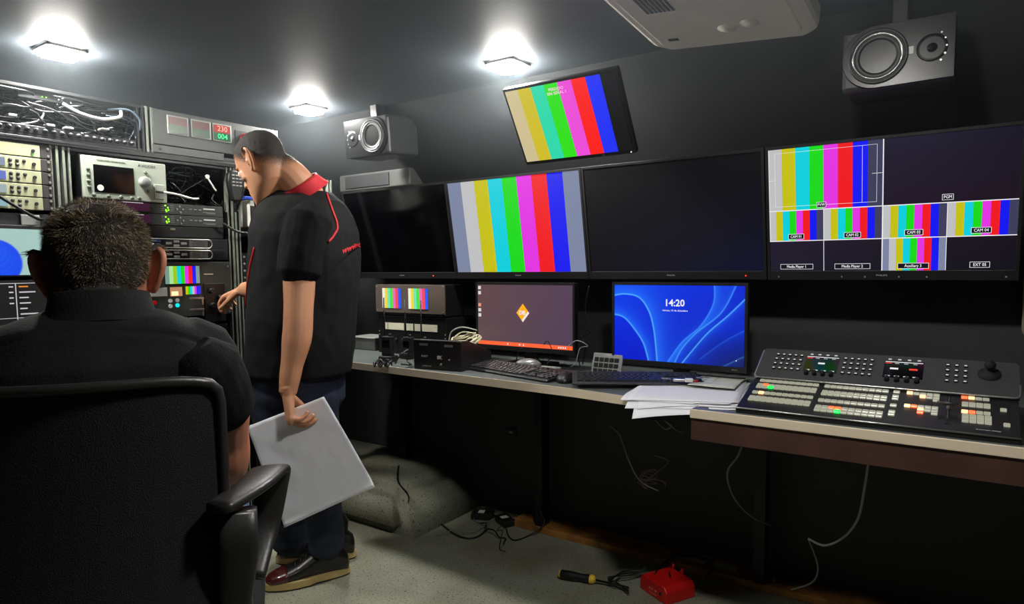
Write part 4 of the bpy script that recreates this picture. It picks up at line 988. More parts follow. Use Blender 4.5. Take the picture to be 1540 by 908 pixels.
def hair(parent, body, M, n, L, mats, lim, comb, jitter, thick=.0005, cap=.004, capm=None, curl=0., seed=1, fade=0.):
    bv = bvh_of(body); rn = random.Random(seed); C0 = M@V((0, -.005, .02)); Mi = M.inverted()
    def hit(dl):
        d = (M.to_3x3()@dl).normalized(); return bv.ray_cast(C0+d*.25, -d, .3)
    def inside(pl, slack=0.):
        c = -(pl.y+.005)/max(1e-4, math.hypot(pl.x*1.15, pl.y+.005)); zl = lim(c)
        return pl.z > zl+slack
    # cap
    bm = bmesh.new(); bmesh.ops.create_icosphere(bm, subdivisions=6, radius=1); kill = []
    for v in bm.verts:
        d = v.co.normalized(); p, nn, _, _ = hit(d)
        if p is None: kill.append(v); continue
        pl = Mi@p
        if not inside(pl, 0) or (abs(pl.x) > .076 and pl.z < .035 and pl.y > -.045): kill.append(v); continue
        f = min(1, max(0, (pl.z-lim(-(pl.y+.005)/max(1e-4, math.hypot(pl.x*1.15, pl.y+.005))))/.03))
        v.co = p+nn*(.0006+cap*f*(1+.5*noise.noise(p*90)))
    bmesh.ops.delete(bm, geom=kill, context='VERTS')
    cols_ = [min(1, max(0, (q.z-lim(-(q.y+.005)/max(1e-4, math.hypot(q.x*1.15, q.y+.005))))/max(fade, .001))) for q in (Mi@v.co for v in bm.verts)]
    B_ = B(); B_.merge(bm, capm or mats[0], smooth=True); hc = B_.done('hair', parent)
    if fade:
        ca = hc.data.color_attributes.new('stubble', 'FLOAT_COLOR', 'POINT'); ca.data.foreach_set('color', [x for c_ in cols_ for x in (c_, c_, c_, 1)])
    b = B()
    cnt = 0; tries = 0
    bmh = bmesh.new(); fm = []
    while cnt < n and tries < n*8:
        tries += 1
        d = V((rn.gauss(0, 1), rn.gauss(0, 1), rn.gauss(.3, 1))).normalized(); p, nn, _, _ = hit(d)
        if p is None: continue
        pl = Mi@p
        if not inside(pl, rn.uniform(-.004, .01)) or (abs(pl.x) > .077 and pl.z < .035 and pl.y > -.045): continue
        if fade and rn.random() > max(0, (pl.z-lim(-(pl.y+.005)/max(1e-4, math.hypot(pl.x*1.15, pl.y+.005))))/fade)**1.3+.03: continue
        z = pl.z; side = min(1, max(0, (z+.06)/.16)); ln = L*(.35+.75*side)*rn.uniform(.6, 1.2)
        cb = M.to_3x3()@comb(pl); swirl = V([noise.noise(p*35+V((k*7., 0, 0))) for k in range(3)])
        dr = (nn*.28+cb+swirl*jitter+V((rn.gauss(0, .15), rn.gauss(0, .15), rn.gauss(0, .15)))).normalized()
        q = p+nn*cap*.4; pts = [q]
        for k in range(4):
            dr = (dr+cb*.25+V((rn.gauss(0, curl), rn.gauss(0, curl), rn.gauss(0, curl)))).normalized(); q = q+dr*ln/4; pts.append(q)
        a = dr.cross(nn).normalized() if dr.cross(nn).length > .01 else V((1, 0, 0)); c_ = a.cross(dr)
        rows = []
        for k, q in enumerate(pts):
            t_ = thick*(1-.8*k/4); rows.append([bmh.verts.new(q+a*t_), bmh.verts.new(q-a*t_*.5+c_*t_*.8), bmh.verts.new(q-a*t_*.5-c_*t_*.8)])
        mi_ = rn.randrange(len(mats))
        for r0, r1 in zip(rows, rows[1:]):
            for k in range(3):
                f = bmh.faces.new((r0[k], r0[(k+1) % 3], r1[(k+1) % 3], r1[k])); f.material_index = mi_; f.smooth = True
        cnt += 1
    me = bpy.data.meshes.new('hair_strands'); bmh.to_mesh(me); bmh.free()
    for m in mats: me.materials.append(m)
    link('hair_strands', me, parent, kind='stuff')
def frame(c, fwd, pitch=0, roll=0):   # local x right, y forward, z up
    f = V((fwd[0], fwd[1], 0)).normalized(); r_ = V((f.y, -f.x, 0)); u = V((0, 0, 1))
    M = Matrix((r_, f, u)).transposed() @ Matrix.Rotation(pitch, 3, 'X') @ Matrix.Rotation(roll, 3, 'Y')
    return Matrix.Translation(c) @ M.to_4x4()
skin = mat('skin_tan', (196, 140, 104), .5, sss=.12, bump=.12, bs=150, var=.12, vs=25)
skin2 = mat('skin_ruddy', (190, 124, 96), .5, sss=.12, bump=.12, bs=150, var=.15, vs=25)
vestm = mat('black_softshell', (11, 12, 13), .85, bump=.3, bs=220, spec=.25)
vestg = mat('black_polo_knit', (8, 9, 11), .9, bump=.4, bs=300, spec=.2)
jeansm = mat('dark_blue_denim', (24, 36, 60), .8, bump=.5, bs=350, var=.45, vs=10)
jeansl = mat('light_blue_denim', (96, 120, 160), .8, bump=.5, bs=350, var=.2, vs=20)
redc = mat('red_trim_fabric', (196, 32, 42), .65)
# ---------------------------------------------- standing man
man = thing('person', 'man standing in black vest with red collar and jeans, holding white paper', 'person', (-2.12, 1.66, 0))
def rel(o, base):   # meshes are made in world space; bring them under the base
    o.matrix_parent_inverse = Matrix.Translation(-V(base)); return o
MB_ = (-2.12, 1.66, 0)
f1 = V((-.93, -.37, 0)).normalized(); l1 = V((-f1.y, f1.x, 0))
HM = frame(P(396, 250, 2.42)+V((0, 0, 0)), (-.97, -.25), rad(-32), rad(4))
TR = [(600, 447, 66, .15), (560, 447, 76, .17), (520, 452, 84, .18), (480, 454, 86, .19), (430, 458, 83, .195), (390, 460, 80, .20), (350, 460, 76, .20), (325, 458, 70, .185), (305, 455, 60, .15), (290, 450, 46, .10)]
DM = 2.50
def trunk(bm, s, rows=TR):
    R = []
    for y, cx, hw, a in rows:
        h = hw*s*DM/1000; a_ = a*s
        b_ = math.sqrt(max(h*h-(a_*.5)**2, .05**2))/.86
        R.append((P(cx, y, DM), f1*min(b_, .195*s+.0), l1*a_))
    loft(bm, R, 40, 2.3)
bm = bmesh.new()
trunk(bm, .90, TR[2:])
loft(bm, [(P(447, 640, 2.54), f1*.10, l1*.13), (P(447, 580, 2.52), f1*.13, l1*.14), (P(450, 515, 2.50), f1*.14, l1*.14)], 30)
headfn(bm, HM)
limb(bm, [P(456, 300, 2.48), P(438, 272, 2.46), P(408, 250, 2.44)], [.083, .073, .066])
# left (near) arm
limb(bm, [P(462, 335, 2.36), P(452, 400, 2.33), P(449, 466, 2.30), P(447, 505, 2.29), P(438, 555, 2.28), P(433, 590, 2.275)], [.070, .058, .050, .050, .037, .030])
dn = (-UP); ri = RT
handfn(bm, P(433, 592, 2.275), dn*.93+ri*.10, -ri*.80-FW*.45, FW*.9-ri*.35+UP*.05, (52, 30, 22), .07, (.55, .55, .55), 1.12, .031)
# right (far) arm to the rack
limb(bm, [P(430, 335, 2.66), P(425, 395, 2.68), P(415, 432, 2.68), P(388, 435, 2.70), P(366, 436, 2.72)], [.065, .058, .05, .044, .031])
handfn(bm, P(364, 436, 2.72), (P(326, 452, 2.76)-P(362, 436, 2.72)), UP*.8-FW*.4-RT*.2, -FW*.8-UP*.1, (28, 34, 26), .06, (.8, .4, .35), .95)
# legs
hipN, hipF = P(465, 590, 2.48), P(438, 590, 2.62)
kN, kF = P(477, 705, 2.54), P(432, 700, 2.68)
aN, aF = P(490, 822, 2.62), P(437, 812, 2.76)
limb(bm, [hipN, kN, aN], [.085, .058, .04]); limb(bm, [hipF, kF, aF], [.085, .058, .04])
body = rel(fuse('body', bm, skin, man, .0038, 2), MB_)
bm = bmesh.new(); trunk(bm, 1.0, TR[1:])
limb(bm, [P(470, 330, 2.37), P(455, 345, 2.33)], [.07, .066])
vest = fuse('vest', bm, vestm, man, .006, 4, folds(.006, 13, .4)); rel(vest, MB_)
bm = bmesh.new(); limb(bm, [P(466, 330, 2.36), P(456, 365, 2.335), P(450, 412, 2.32)], [.082, .079, .077], 8)
rel(fuse('sleeve', bm, vestg, man, .005, 2, folds(.004, 18, .6)), MB_)
bm = bmesh.new(); limb(bm, [P(430, 335, 2.66), P(425, 405, 2.68)], [.076, .072], 8); rel(fuse('sleeve', bm, vestg, man, .006, 2), MB_)
bm = bmesh.new()
loft(bm, [(P(445, 640, 2.54), f1*.13, l1*.16), (P(447, 600, 2.53), f1*.175, l1*.17), (P(447, 560, 2.51), f1*.175, l1*.165), (P(450, 515, 2.51), f1*.17, l1*.16), (P(450, 500, 2.51), f1*.12, l1*.12)], 30, 2.2)
limb(bm, [hipN, P(470, 650, 2.50), kN, P(486, 770, 2.58), P(491, 822, 2.615)], [.108, .098, .080, .072, .070]); limb(bm, [hipF, kF, P(437, 818, 2.75)], [.108, .080, .070])
jeans = rel(fuse('jeans', bm, jeansm, man, .006, 3, lambda c: .005*noise.noise(V((c[0]*12, c[1]*12, c[2]*22)))+.007*max(0, (.35-c[2])/.35)*noise.noise(V((c[0]*6, c[1]*6, c[2]*38)))), MB_)
# vest collar, piping and embroidery follow the cloth
bvv = bvh_of(vest)
def drape(px_, py_, off=.0015):
    h = bvv.ray_cast(CAMP, ray(px_, py_).normalized(), 6)
    return (h[0]+h[1]*off) if h[0] is not None else None
def piping(pts, r, name='piping'):
    q = []
    for a, c in zip(pts, pts[1:]):
        for k in range(8):
            h = drape(a[0]+(c[0]-a[0])*k/8, a[1]+(c[1]-a[1])*k/8)
            if h is not None: q.append(h)
    if len(q) > 2:
        for _ in range(2): q = [q[0]]+[(q[i-1]+q[i]*2+q[i+1])/4 for i in range(1, len(q)-1)]+[q[-1]]
        b = B(); b.tube(q, r, redc, 8); rel(b.done(name, man), MB_)
piping([(491, 292), (497, 310), (506, 334), (507, 345), (499, 358), (493, 364)], .0045)
piping([(383, 372), (376, 400), (372, 430), (369, 470), (366, 520)], .003)
tx_ = text('www.es', .034, redc, man, (0, 0, 0), 'embroidery', bold=.0006); me = tx_.data
for v in me.vertices:
    h = drape(531+v.co.x*300+v.co.y*60, 369-v.co.x*120-v.co.y*420+2, .001+.0012*(v.co.z > 0)); v.co = h if h is not None else P(530, 366, 2.3)
tx_.location = (0, 0, 0); tx_.rotation_euler = (0, 0, 0); tx_.matrix_parent_inverse = Matrix.Translation(-V(MB_))
# collar band
cc = P(447, 285, 2.46); nrm = (P(425, 262, 2.44)-P(455, 300, 2.48)).normalized(); ax1 = f1-nrm*f1.dot(nrm); ax1.normalize(); ax2 = nrm.cross(ax1)
bm = bmesh.new(); g = []
for j, (o_, r_) in enumerate(((-.030, 1.22), (-.01, 1.10), (.012, 1.02), (.020, 1.03), (.020, 1.10), (.010, 1.12), (-.012, 1.20), (-.030, 1.30))):
    g.append([bm.verts.new(cc+nrm*(o_+.012*cos(a))+ax1*.088*r_*cos(a)+ax2*.078*r_*sin(a)) for a in np.linspace(0, 2*pi, 40, endpoint=False)])
for a, c in zip(g, g[1:]):
    for k in range(40): bm.faces.new((a[k], a[(k+1) % 40], c[(k+1) % 40], c[k]))
b = B(); b.merge(bm, redc, smooth=True); rel(b.done('collar', man, 'red collar'), MB_)
for s in (-1, 1): b = B(); b.ball(HM@V((s*.031, .078, .012)), .0125, whitep, 14); b.ball(HM@V((s*.031, .0875, .012)), .0055, blackr, 10); rel(b.done('eye', man), MB_)
hk = mat('dark_brown_hair', (30, 25, 22), .6); hg = mat('grey_hair', (120, 112, 96), .55); hb = mat('brown_hair', (112, 94, 70), .45); hg2 = mat('sandy_grey_hair', (205, 190, 155), .4)
limS = lambda c: (-.02-.045*c) if c > 0 else (-.02-.095*c)
hcap = mat('short_dark_hair', (44, 38, 34), .8, bump=.5, bs=500)
nt = hcap.node_tree; bs = nt.nodes['Principled BSDF']; at_ = nt.nodes.new('ShaderNodeAttribute'); at_.attribute_name = 'stubble'
nz = nt.nodes.new('ShaderNodeTexNoise'); nz.inputs['Scale'].default_value = 420; ma = nt.nodes.new('ShaderNodeMath'); ma.operation = 'MULTIPLY_ADD'; ma.inputs[1].default_value = 1.2
mb = nt.nodes.new('ShaderNodeMath'); mb.operation = 'MULTIPLY_ADD'; mb.use_clamp = True; mb.inputs[1].default_value = 1.6
nt.links.new(nt.nodes['Texture Coordinate'].outputs['Object'], nz.inputs['Vector']); nt.links.new(nz.outputs['Fac'], ma.inputs[0]); ma.inputs[2].default_value = -.75
nt.links.new(at_.outputs['Fac'], mb.inputs[0]); nt.links.new(ma.outputs[0], mb.inputs[2]); nt.links.new(mb.outputs[0], bs.inputs['Alpha'])
hair(man, body, HM, 14000, .0045, [hk, hk, hk], limS, lambda p: V((0, .2, -.3)), .2, .00035, .0022, hcap, .05, 2, fade=.075)
for o in man.children:
    if o.name.startswith('hair'): rel(o, MB_)
def shoe(loc, head, label, m_up, m_toe, lift=0):
    h = V(head).normalized(); M = Matrix.Translation(V(loc)) @ Matrix((V((h.y, -h.x, 0)), h, V((0, 0, 1)))).transposed().to_4x4()
    out = []
    for a in np.linspace(0, 2*pi, 40, endpoint=False):
        y = .165*sin(a); wd = .052 if y > 0 else .040; wd += .006*math.exp(-((y-.07)/.05)**2)
        out.append((wd*math.copysign(abs(cos(a))**.75, cos(a)), y))
    t = thing('shoe', label, 'shoe', loc, math.atan2(-h.x, h.y), 'dark leather shoes with cream soles')
    b = B(); b.prism(out, .004, .034, mat('cream_rubber', (190, 166, 108), .6), .004, axis='z'); b.prism([(x*.97, y*.985) for x, y in out], .0, .006, mat('black_rubber', (20, 20, 20), .8), axis='z'); b.done('sole', t)
    bm = bmesh.new()
    X, Y, Z = V((1, 0, 0)), V((0, 1, 0)), V((0, 0, 1))
    rings = []
    for y, hw, top in ((-.158, .020, .075), (-.150, .034, .100), (-.12, .041, .125), (-.08, .043, .135), (-.04, .045, .128), (0, .047, .105), (.04, .050, .084), (.08, .052, .072), (.115, .049, .064), (.14, .038, .055), (.157, .018, .042)):
        rings.append((V((0, y, .02+(top-.02)/2)), X*hw, Z*(top-.02)/2*1.0))
    loft(bm, rings, 28, 2.4)
    limb(bm, [V((0, -.085, .10)), V((0, -.09, .165))], [.045, .047])
    o = fuse('upper', bm, m_up, t, .004, 2)
    bm = bmesh.new(); rings = [(c+V((0, 0, .001)), u*1.03, v*1.02) for c, u, v in rings if c.y > .075]; loft(bm, rings, 28, 2.4); fuse('toe_cap', bm, m_toe, t, .004, 2)
    b = B()
    for k in range(5): y = .05-k*.022; zt = .083+k*.013; b.tube([(-.022, y, zt-.006), (0, y-.004, zt+.006), (.022, y, zt-.006)], .0025, cablem, 6)
    b.done('laces', t)
    return t
leath = mat('black_leather', (16, 12, 12), .35, coat=.2); oxb = mat('oxblood_leather', (72, 20, 20), .25, coat=.5)
shoe((-2.095, 1.600, 0), (-.48, -.877, 0), 'oxblood-toed leather shoe of the standing man nearest the viewer', leath, oxb)
shoe((-2.225, 1.745, 0), (-.74, -.67, 0), 'far shoe of the standing man, mostly hidden behind the near one', leath, oxb)
# paper in his hand
bm = bmesh.new(); NX = 30; g = []
A_, B_2, C_, D_2 = P(372, 641, 2.33), P(487, 596, 2.315), P(563, 733, 2.35), P(430, 791, 2.34)
nn = (B_2-A_).cross(D_2-A_).normalized()
if nn.dot(FW) > 0: nn = -nn
for j in range(NX+1):
    row = []
    for i in range(NX+1):
        u, v = i/NX, j/NX; p = (A_*(1-u)+B_2*u)*(1-v)+(D_2*(1-u)+C_*u)*v
        d = .012*sin(u*3.1+v*2)+.004*noise.noise(V((u*5, v*5, 3)))+.0022*abs(noise.noise(V((u*11, v*14, 7))))
        ed = max(0, v-.93)/.07; row.append(bm.verts.new(p+nn*(d+.006*ed*ed)))
    g.append(row)
for j in range(NX):
    for i in range(NX): bm.faces.new((g[j][i], g[j][i+1], g[j+1][i+1], g[j+1][i]))
r = bmesh.ops.extrude_face_region(bm, geom=bm.faces[:])
for v in r['geom']:
    if isinstance(v, bmesh.types.BMVert): v.co += nn*-.0012
b = B(); b.merge(bm, paperm, smooth=True); hp_ = b.done('paper_sheet', None, 'large folded white paper held low in the standing man\'s left hand', 'paper')
# ---------------------------------------------- seated man
S0 = P(152, 700, 1.16); S0 = (S0.x, S0.y, 0)
man2 = thing('person', 'man seated with his back to the viewer, greying hair and black vest', 'person', S0)
f2 = V((-.917, .398, 0)); r2 = V((.398, .917, 0))
HM2 = frame(P(153, 413, 1.20), f2, rad(-10), rad(-3))
bm = bmesh.new(); headfn(bm, HM2)
limb(bm, [P(153, 500, 1.15), P(153, 462, 1.17), P(153, 430, 1.19)], [.068, .060, .054])
TS = [(1000, .175, .14, 1.14), (940, .19, .15, 1.15), (820, .195, .13, 1.14), (700, .205, .125, 1.14), (600, .215, .122, 1.14), (545, .215, .115, 1.14), (520, .200, .100, 1.14), (499, .165, .085, 1.135), (480, .110, .072, 1.14), (468, .072, .056, 1.155)]
def trunk2(bm, s, rows, up_=0):
    loft(bm, [(P(153, y, D)+V((0, 0, up_)), r2*w_*s, f2*d_*s) for y, w_, d_, D in rows], 44, 2.25)
trunk2(bm, .93, TS)
for s, pts in ((1, [P(303, 552, 1.17), P(326, 600, 1.20), P(333, 655, 1.26), P(335, 700, 1.32), P(300, 708, 1.5), P(285, 705, 1.60)]), (-1, [P(-18, 545, 1.13), P(-40, 620, 1.14), P(-45, 690, 1.20), P(-20, 700, 1.40), P(0, 690, 1.5)])):
    limb(bm, pts, [.066, .055, .049, .046, .037, .030][:len(pts)] if s > 0 else [.066, .055, .049, .042, .030])
handfn(bm, P(284, 705, 1.61), f2, V((0, 0, 1)), -r2, (20, 20, 15), .06, (.7, .5, .2), .95)
handfn(bm, P(1, 690, 1.51), f2, V((0, 0, 1)), r2, (20, 20, 15), .06, (.7, .5, .2), .95)
for s in (-1, 1):
    h = V(S0)+r2*s*.10+V((0, 0, .60)); k = V(S0)+r2*s*.24+f2*.50+V((0, 0, .62)); a = V(S0)+r2*s*.22+f2*.50+V((0, 0, .12))
    limb(bm, [h, k], [.08, .06]); limb(bm, [k, a], [.058, .04])
body2 = rel(fuse('body', bm, skin2, man2, .0035, 2), S0)
bm = bmesh.new(); trunk2(bm, 1.0, TS, .003)
for s in (-1, 1): limb(bm, [P(153, 535, 1.135)+r2*s*.12, P(153, 555, 1.14)+r2*s*.168], [.066, .070])
def vf(c): 
    q = (V(c)-V(S0)); x = q.dot(r2); seam = 1.125-.10*(x/.2)**2*.5
    return folds(.006, 9, .7, 5)(c)-.004*math.exp(-((c[2]-seam)/.004)**2)
vest2 = rel(fuse('vest', bm, vestm, man2, .005, 4, vf), S0)
bm = bmesh.new(); limb(bm, [P(303, 552, 1.16), P(320, 580, 1.18), P(333, 618, 1.21)], [.068, .062, .057], 8); rel(fuse('sleeve', bm, vestg, man2, .004, 2, folds(.003, 20)), S0)
bm = bmesh.new(); limb(bm, [P(0, 565, 1.13), P(-36, 630, 1.14)], [.070, .062], 8); rel(fuse('sleeve', bm, vestg, man2, .005, 2, folds(.003, 20)), S0)
bm = bmesh.new(); g = []
for j, (o_, r_) in enumerate(((-.02, 1.32), (.0, 1.12), (.022, 1.03), (.030, 1.03), (.028, 1.10), (.0, 1.2), (-.02, 1.42))):
    g.append([bm.verts.new(P(153, 466, 1.155)+V((0, 0, o_-.008*cos(a)))+f2*.064*r_*cos(a)+r2*.068*r_*sin(a)) for a in np.linspace(0, 2*pi, 40, endpoint=False)])
for a, c in zip(g, g[1:]):
    for k in range(40): bm.faces.new((a[k], a[(k+1) % 40], c[(k+1) % 40], c[k]))
b = B(); b.merge(bm, vestm, smooth=True); rel(b.done('collar', man2), S0)
bm = bmesh.new(); loft(bm, [(V(S0)+V((0, 0, .50)), r2*.18, f2*.15), (V(S0)+V((0, 0, .62)), r2*.19, f2*.16), (V(S0)+V((0, 0, .70)), r2*.18, f2*.14)], 30)
for s in (-1, 1):
    h = V(S0)+r2*s*.09+V((0, 0, .60)); k = V(S0)+r2*s*.245+f2*.48+V((0, 0, .66)); a = V(S0)+r2*s*.22+f2*.50+V((0, 0, .10))
    limb(bm, [h, (h+k)/2+V((0, 0, .01)), k], [.105, .098, .082]); limb(bm, [k, a], [.078, .072])
rel(fuse('jeans', bm, jeansl, man2, .006, 3, folds(.006, 16)), S0)
for s in (-1, 1): b = B(); b.ball(HM2@V((s*.031, .078, .012)), .0125, whitep, 14); b.ball(HM2@V((s*.031, .0875, .012)), .0055, blackr, 10); rel(b.done('eye', man2), S0)
limH = lambda c: (-.0-.062*c) if c > 0 else (-.0-.080*c)
hair(man2, body2, HM2, 17000, .014, [hb, hk, hb, hg2, hk, hb], limH, lambda p: V((.5*p.x/.08, -.1+(.5 if p.z > .09 else -.3), -.45 if p.z < .07 else .0)), .9, .0005, .003, mat('dark_hair_base', (40, 34, 28), .8, bump=.8, bs=260, var=.5, vs=60), .12, 5)
for o in man2.children:
    if o.name.startswith('hair'): rel(o, S0)
for s in (-1, 1):
    p_ = V(S0)+r2*s*.22+f2*.56
    shoe((p_.x, p_.y, 0), f2, 'dark shoe on the %s foot of the seated man, below the rack' % ('right' if s > 0 else 'left'), leath, leath)
# ================================================================== OFFICE CHAIR
plas = mat('chair_black_plastic', (38, 37, 36), .38, bump=.1, bs=200)
pr, pl_ = P(326, 572, 1.03), P(-150, 612, .90)
cxr = (pr-pl_); cxr.z = 0; cw = cxr.length; cxr.normalize(); cf = V((-cxr.y, cxr.x, 0))
mid = (pr+pl_)/2; base = V((mid.x, mid.y, 0))+cf*.27
t = thing('office_chair', 'black mesh-back office chair with loop armrests under the seated man', 'chair', (base.x, base.y, 0), math.atan2(cxr.y, cxr.x))
# local: x right, y forward(cf), z up
ztop = pr.z
def bpt(u, v): return V((u*cw/2, -.27-.0+.045*u*u-.05*(1-v)*(1-v)+.02*math.sin(v*3.0), .50+v*(ztop-.50)-.016*abs(u)**6))
bm = bmesh.new(); g = []
for j in range(25):
    g.append([bm.verts.new(bpt(-1+2*i/28, j/24)) for i in range(29)])
for j in range(24):
    for i in range(28): bm.faces.new((g[j][i], g[j][i+1], g[j+1][i+1], g[j+1][i]))
r = bmesh.ops.extrude_face_region(bm, geom=bm.faces[:])
for v in r['geom']:
    if isinstance(v, bmesh.types.BMVert): v.co.y += .006
b = B(); b.merge(bm, mat('black_mesh_fabric', (6, 6, 7), .85, bump=.5, bs=500), smooth=True); b.done('backrest', t)
loop = [bpt(-1, v) for v in np.linspace(.05, .95, 12)]+[bpt(-.985, .985)]+[bpt(u, 1) for u in np.linspace(-.93, .93, 20)]+[bpt(.985, .985)]+[bpt(1, v) for v in np.linspace(.95, .05, 12)]+[bpt(u, 0.0) for u in np.linspace(.95, -.95, 14)]
b = B(); b.tube(loop, .0085, plas, 10, True); b.done('back_frame', t)
b = B(); b.prism([(-.27, .47), (.22, .47), (.26, .50), (.22, .54), (-.25, .54)], -.24, .24, mat('black_seat_fabric', (18, 18, 19), .9, bump=.4, bs=300), .018, axis='x'); b.done('seat', t)
Mi = Matrix.Rotation(-math.atan2(cxr.y, cxr.x), 4, 'Z') @ Matrix.Translation(-V((base.x, base.y, 0)))
loc = lambda x, y, D: Mi@P(x, y, D)
qa, qb, qc = loc(328, 764, 1.05), loc(380, 730, 1.14), loc(407, 702, 1.26)
qd, qe = loc(400, 790, 1.26), loc(380, 868, 1.20)
ra, rb2 = loc(357, 768, 1.08), loc(355, 900, 1.10)
for s in (1, -1):
    S = lambda q: V((q.x*s, q.y, q.z))
    bm = bmesh.new(); R = []
    for q, w_, h_ in ((qa, .018, .006), (qb, .030, .010), (qc, .030, .012), (qd, .026, .010), (qe, .022, .012)): pass
    path = smooth_path([S(qa), S(qb), S(qc)+V((0, -.02, .0)), S(qc)+V((0, .0, -.03)), S(qd), S(qe)], 6); n_ = len(path)
    for i, p in enumerate(path):
        d = (path[min(i+1, n_-1)]-path[max(i-1, 0)]).normalized(); a = V((1, 0, 0)); a = (a-d*a.dot(d)).normalized(); c = d.cross(a)
        w_ = .022+.012*math.sin(pi*min(1, i/n_*1.2)); R.append((p, a*w_, c*.010))
    loft(bm, R, 20, 3); b = B(); b.merge(bm, plas, smooth=True); b.done('armrest', t)
    bm = bmesh.new(); loft(bm, [(S(ra)+V((0, 0, .0)), V((.030, 0, 0)), V((0, .02, 0))), (S(ra)+V((0, 0, -.07)), V((.030, 0, 0)), V((0, .016, 0))), (S(rb2), V((.026, 0, 0)), V((0, .016, 0))), (V((s*.20, S(rb2).y+.02, .50)), V((.03, 0, 0)), V((0, .03, 0)))], 20, 4); b = B(); b.merge(bm, plas, smooth=True); b.done('armrest_post', t)
qz = loc(300, 888, 1.0)
b = B(); b.tube([(-.22, -.30, .62), (0, -.315, .585), (.22, -.30, .62)], .018, mat('chair_grey_plastic', (66, 66, 62), .45), 12); b.done('lumbar_bar', t)
b = B(); b.box(-.035, .035, -.30, -.18, .44, .50, plas, .008); b.tube([(0, -.30, .46), (0, -.33, .52), (0, -.315, .60)], .016, plas); b.done('back_strut', t)
b = B(); b.cyl((0, 0, .10), (0, 0, 1), .028, .36, plas, 18); b.done('column', t)
for k in range(5):
    a = 2*pi*k/5+.3; e_ = V((.27*cos(a), .27*sin(a), .07))
    b = B(); b.tube([V((0, 0, .10)), e_], [.022, .014], plas, 10); lg = b.done('base_arm', t)
    b = B(); b.cyl(e_+V((-.012*sin(a), .012*cos(a), -.04)), (sin(a), -cos(a), 0), .027, .024, blackp, 18); b.done('caster', lg)
# ================================================================== CABLES AND THINGS UNDER THE DESK, FLOOR
def cable(label, pts, r, m, name='cable'):
    b = B(); b.tube(smooth_path(pts, 8), r, m, 6); return b.done(name, None, label, 'cable')
yq = lambda x, y, Y: onY(x, y, Y)
cable('pale thin cable hanging below the desk under the blue monitor', [yq(917, 640, 2.2), yq(932, 655, 2.18), yq(945, 690, 2.15), yq(962, 722, 2.15), yq(990, 738, 2.15)], .0022, cablew)
b = B(); c0 = yq(980, 722, 2.2)
for k in range(7): b.tube([c0+V((.05*cos(a)*(1-.05*k), .02*sin(a*2+k), .022*sin(a)+.006*k-.02)) for a in np.linspace(.2*k, 4.2+.2*k, 16)], .0012, mat('pink_wire', (150, 110, 110), .4), 5)
b.done('wire_knot', None, 'small knot of thin pinkish wires under the desk', 'cable')
cable('pale cable looping from the desk underside to the wall', [yq(985, 685, 2.3), yq(1005, 694, 2.3), yq(985, 712, 2.25), yq(968, 728, 2.2)], .0018, cablew)
cable('dim cable hanging at the left end of the timber-faced desk', [yq(1118, 662, 1.93), yq(1110, 685, 2.0), yq(1094, 712, 2.1), yq(1104, 748, 2.2), yq(1130, 776, 2.3), yq(1160, 790, 2.4)], .0035, mat('dim_grey_cable', (110, 108, 106), .5))
cable('long pale cable sagging in a curve beneath the vision mixer', [yq(1307, 688, 1.93), yq(1300, 735, 1.98), yq(1290, 780, 2.05), yq(1268, 808, 2.1), yq(1240, 820, 2.15), yq(1216, 810, 2.2)], .0035, cablew)
cable('dark cable dropping to the floor below the vision mixer', [yq(1216, 810, 2.2), yq(1230, 850, 2.25), yq(1222, 875, 2.28), yq(1190, 887, 2.35)], .003, mat('dim_grey_cable', (110, 108, 106), .5))
cable('thin cable looped under the middle of the desk', [yq(985, 632, 2.1), yq(1000, 645, 2.1), yq(1010, 640, 2.1), yq(1000, 633, 2.12), yq(1025, 650, 2.2), yq(1042, 636, 2.3)], .002, cablew)
fl = lambda x, y, z=.006: onZ(x, y, z)
cable('black cable trailing from the wheel arch across the floor', [onY(600, 700, 2.35), onY(599, 724, 2.2), onY(614, 745, 2.1), fl(616, 762, .06), fl(645, 767), fl(660, 785), fl(690, 806), fl(715, 808), fl(735, 794)], .004, cablem)
b = B(); rn = random.Random(5); c0 = fl(720, 785)
for k in range(9):
    p = c0+V((rn.uniform(-.15, .15), rn.uniform(-.02, .25), .004)); pts = [p]; a = rn.uniform(0, 6)
    for i in range(6): a += rn.uniform(-1, 1); p = p+V((.05*cos(a), .05*sin(a), 0)); pts.append(V((p.x, p.y, rn.uniform(.004, .03))))
    b.tube(smooth_path(pts, 5), rn.choice((.002, .0035)), rn.choice((cablem, cablem, mat('dim_grey_cable', (110, 108, 106), .5))), 6)
b.done('floor_cables', None, 'heap of cables on the floor by the wall behind the adapters', 'cables', kind='stuff')
for (x, y), lab, rz in (((718, 783), 'black power adapter among cables on the floor', .4), ((752, 792), 'smaller black adapter at the right of the floor cable heap', -.5)):
    p = fl(x, y, 0); t = thing('power_adapter', lab, 'power adapter', (p.x, p.y+.04, 0), rz, 'floor adapters'); B().box(-.05, .05, -.03, .03, .001, .034, blackp, .005).done('body', t); B().box(-.018, .012, -.02, .016, .034, .0348, whitep).done('sticker', t)
cable('thin cable curling from the adapters toward the wall', [fl(762, 795), fl(765, 806), fl(775, 812), fl(795, 805), fl(818, 788, .05), onY(812, 765, 2.5), onY(812, 745, 2.55)], .003, cablem)
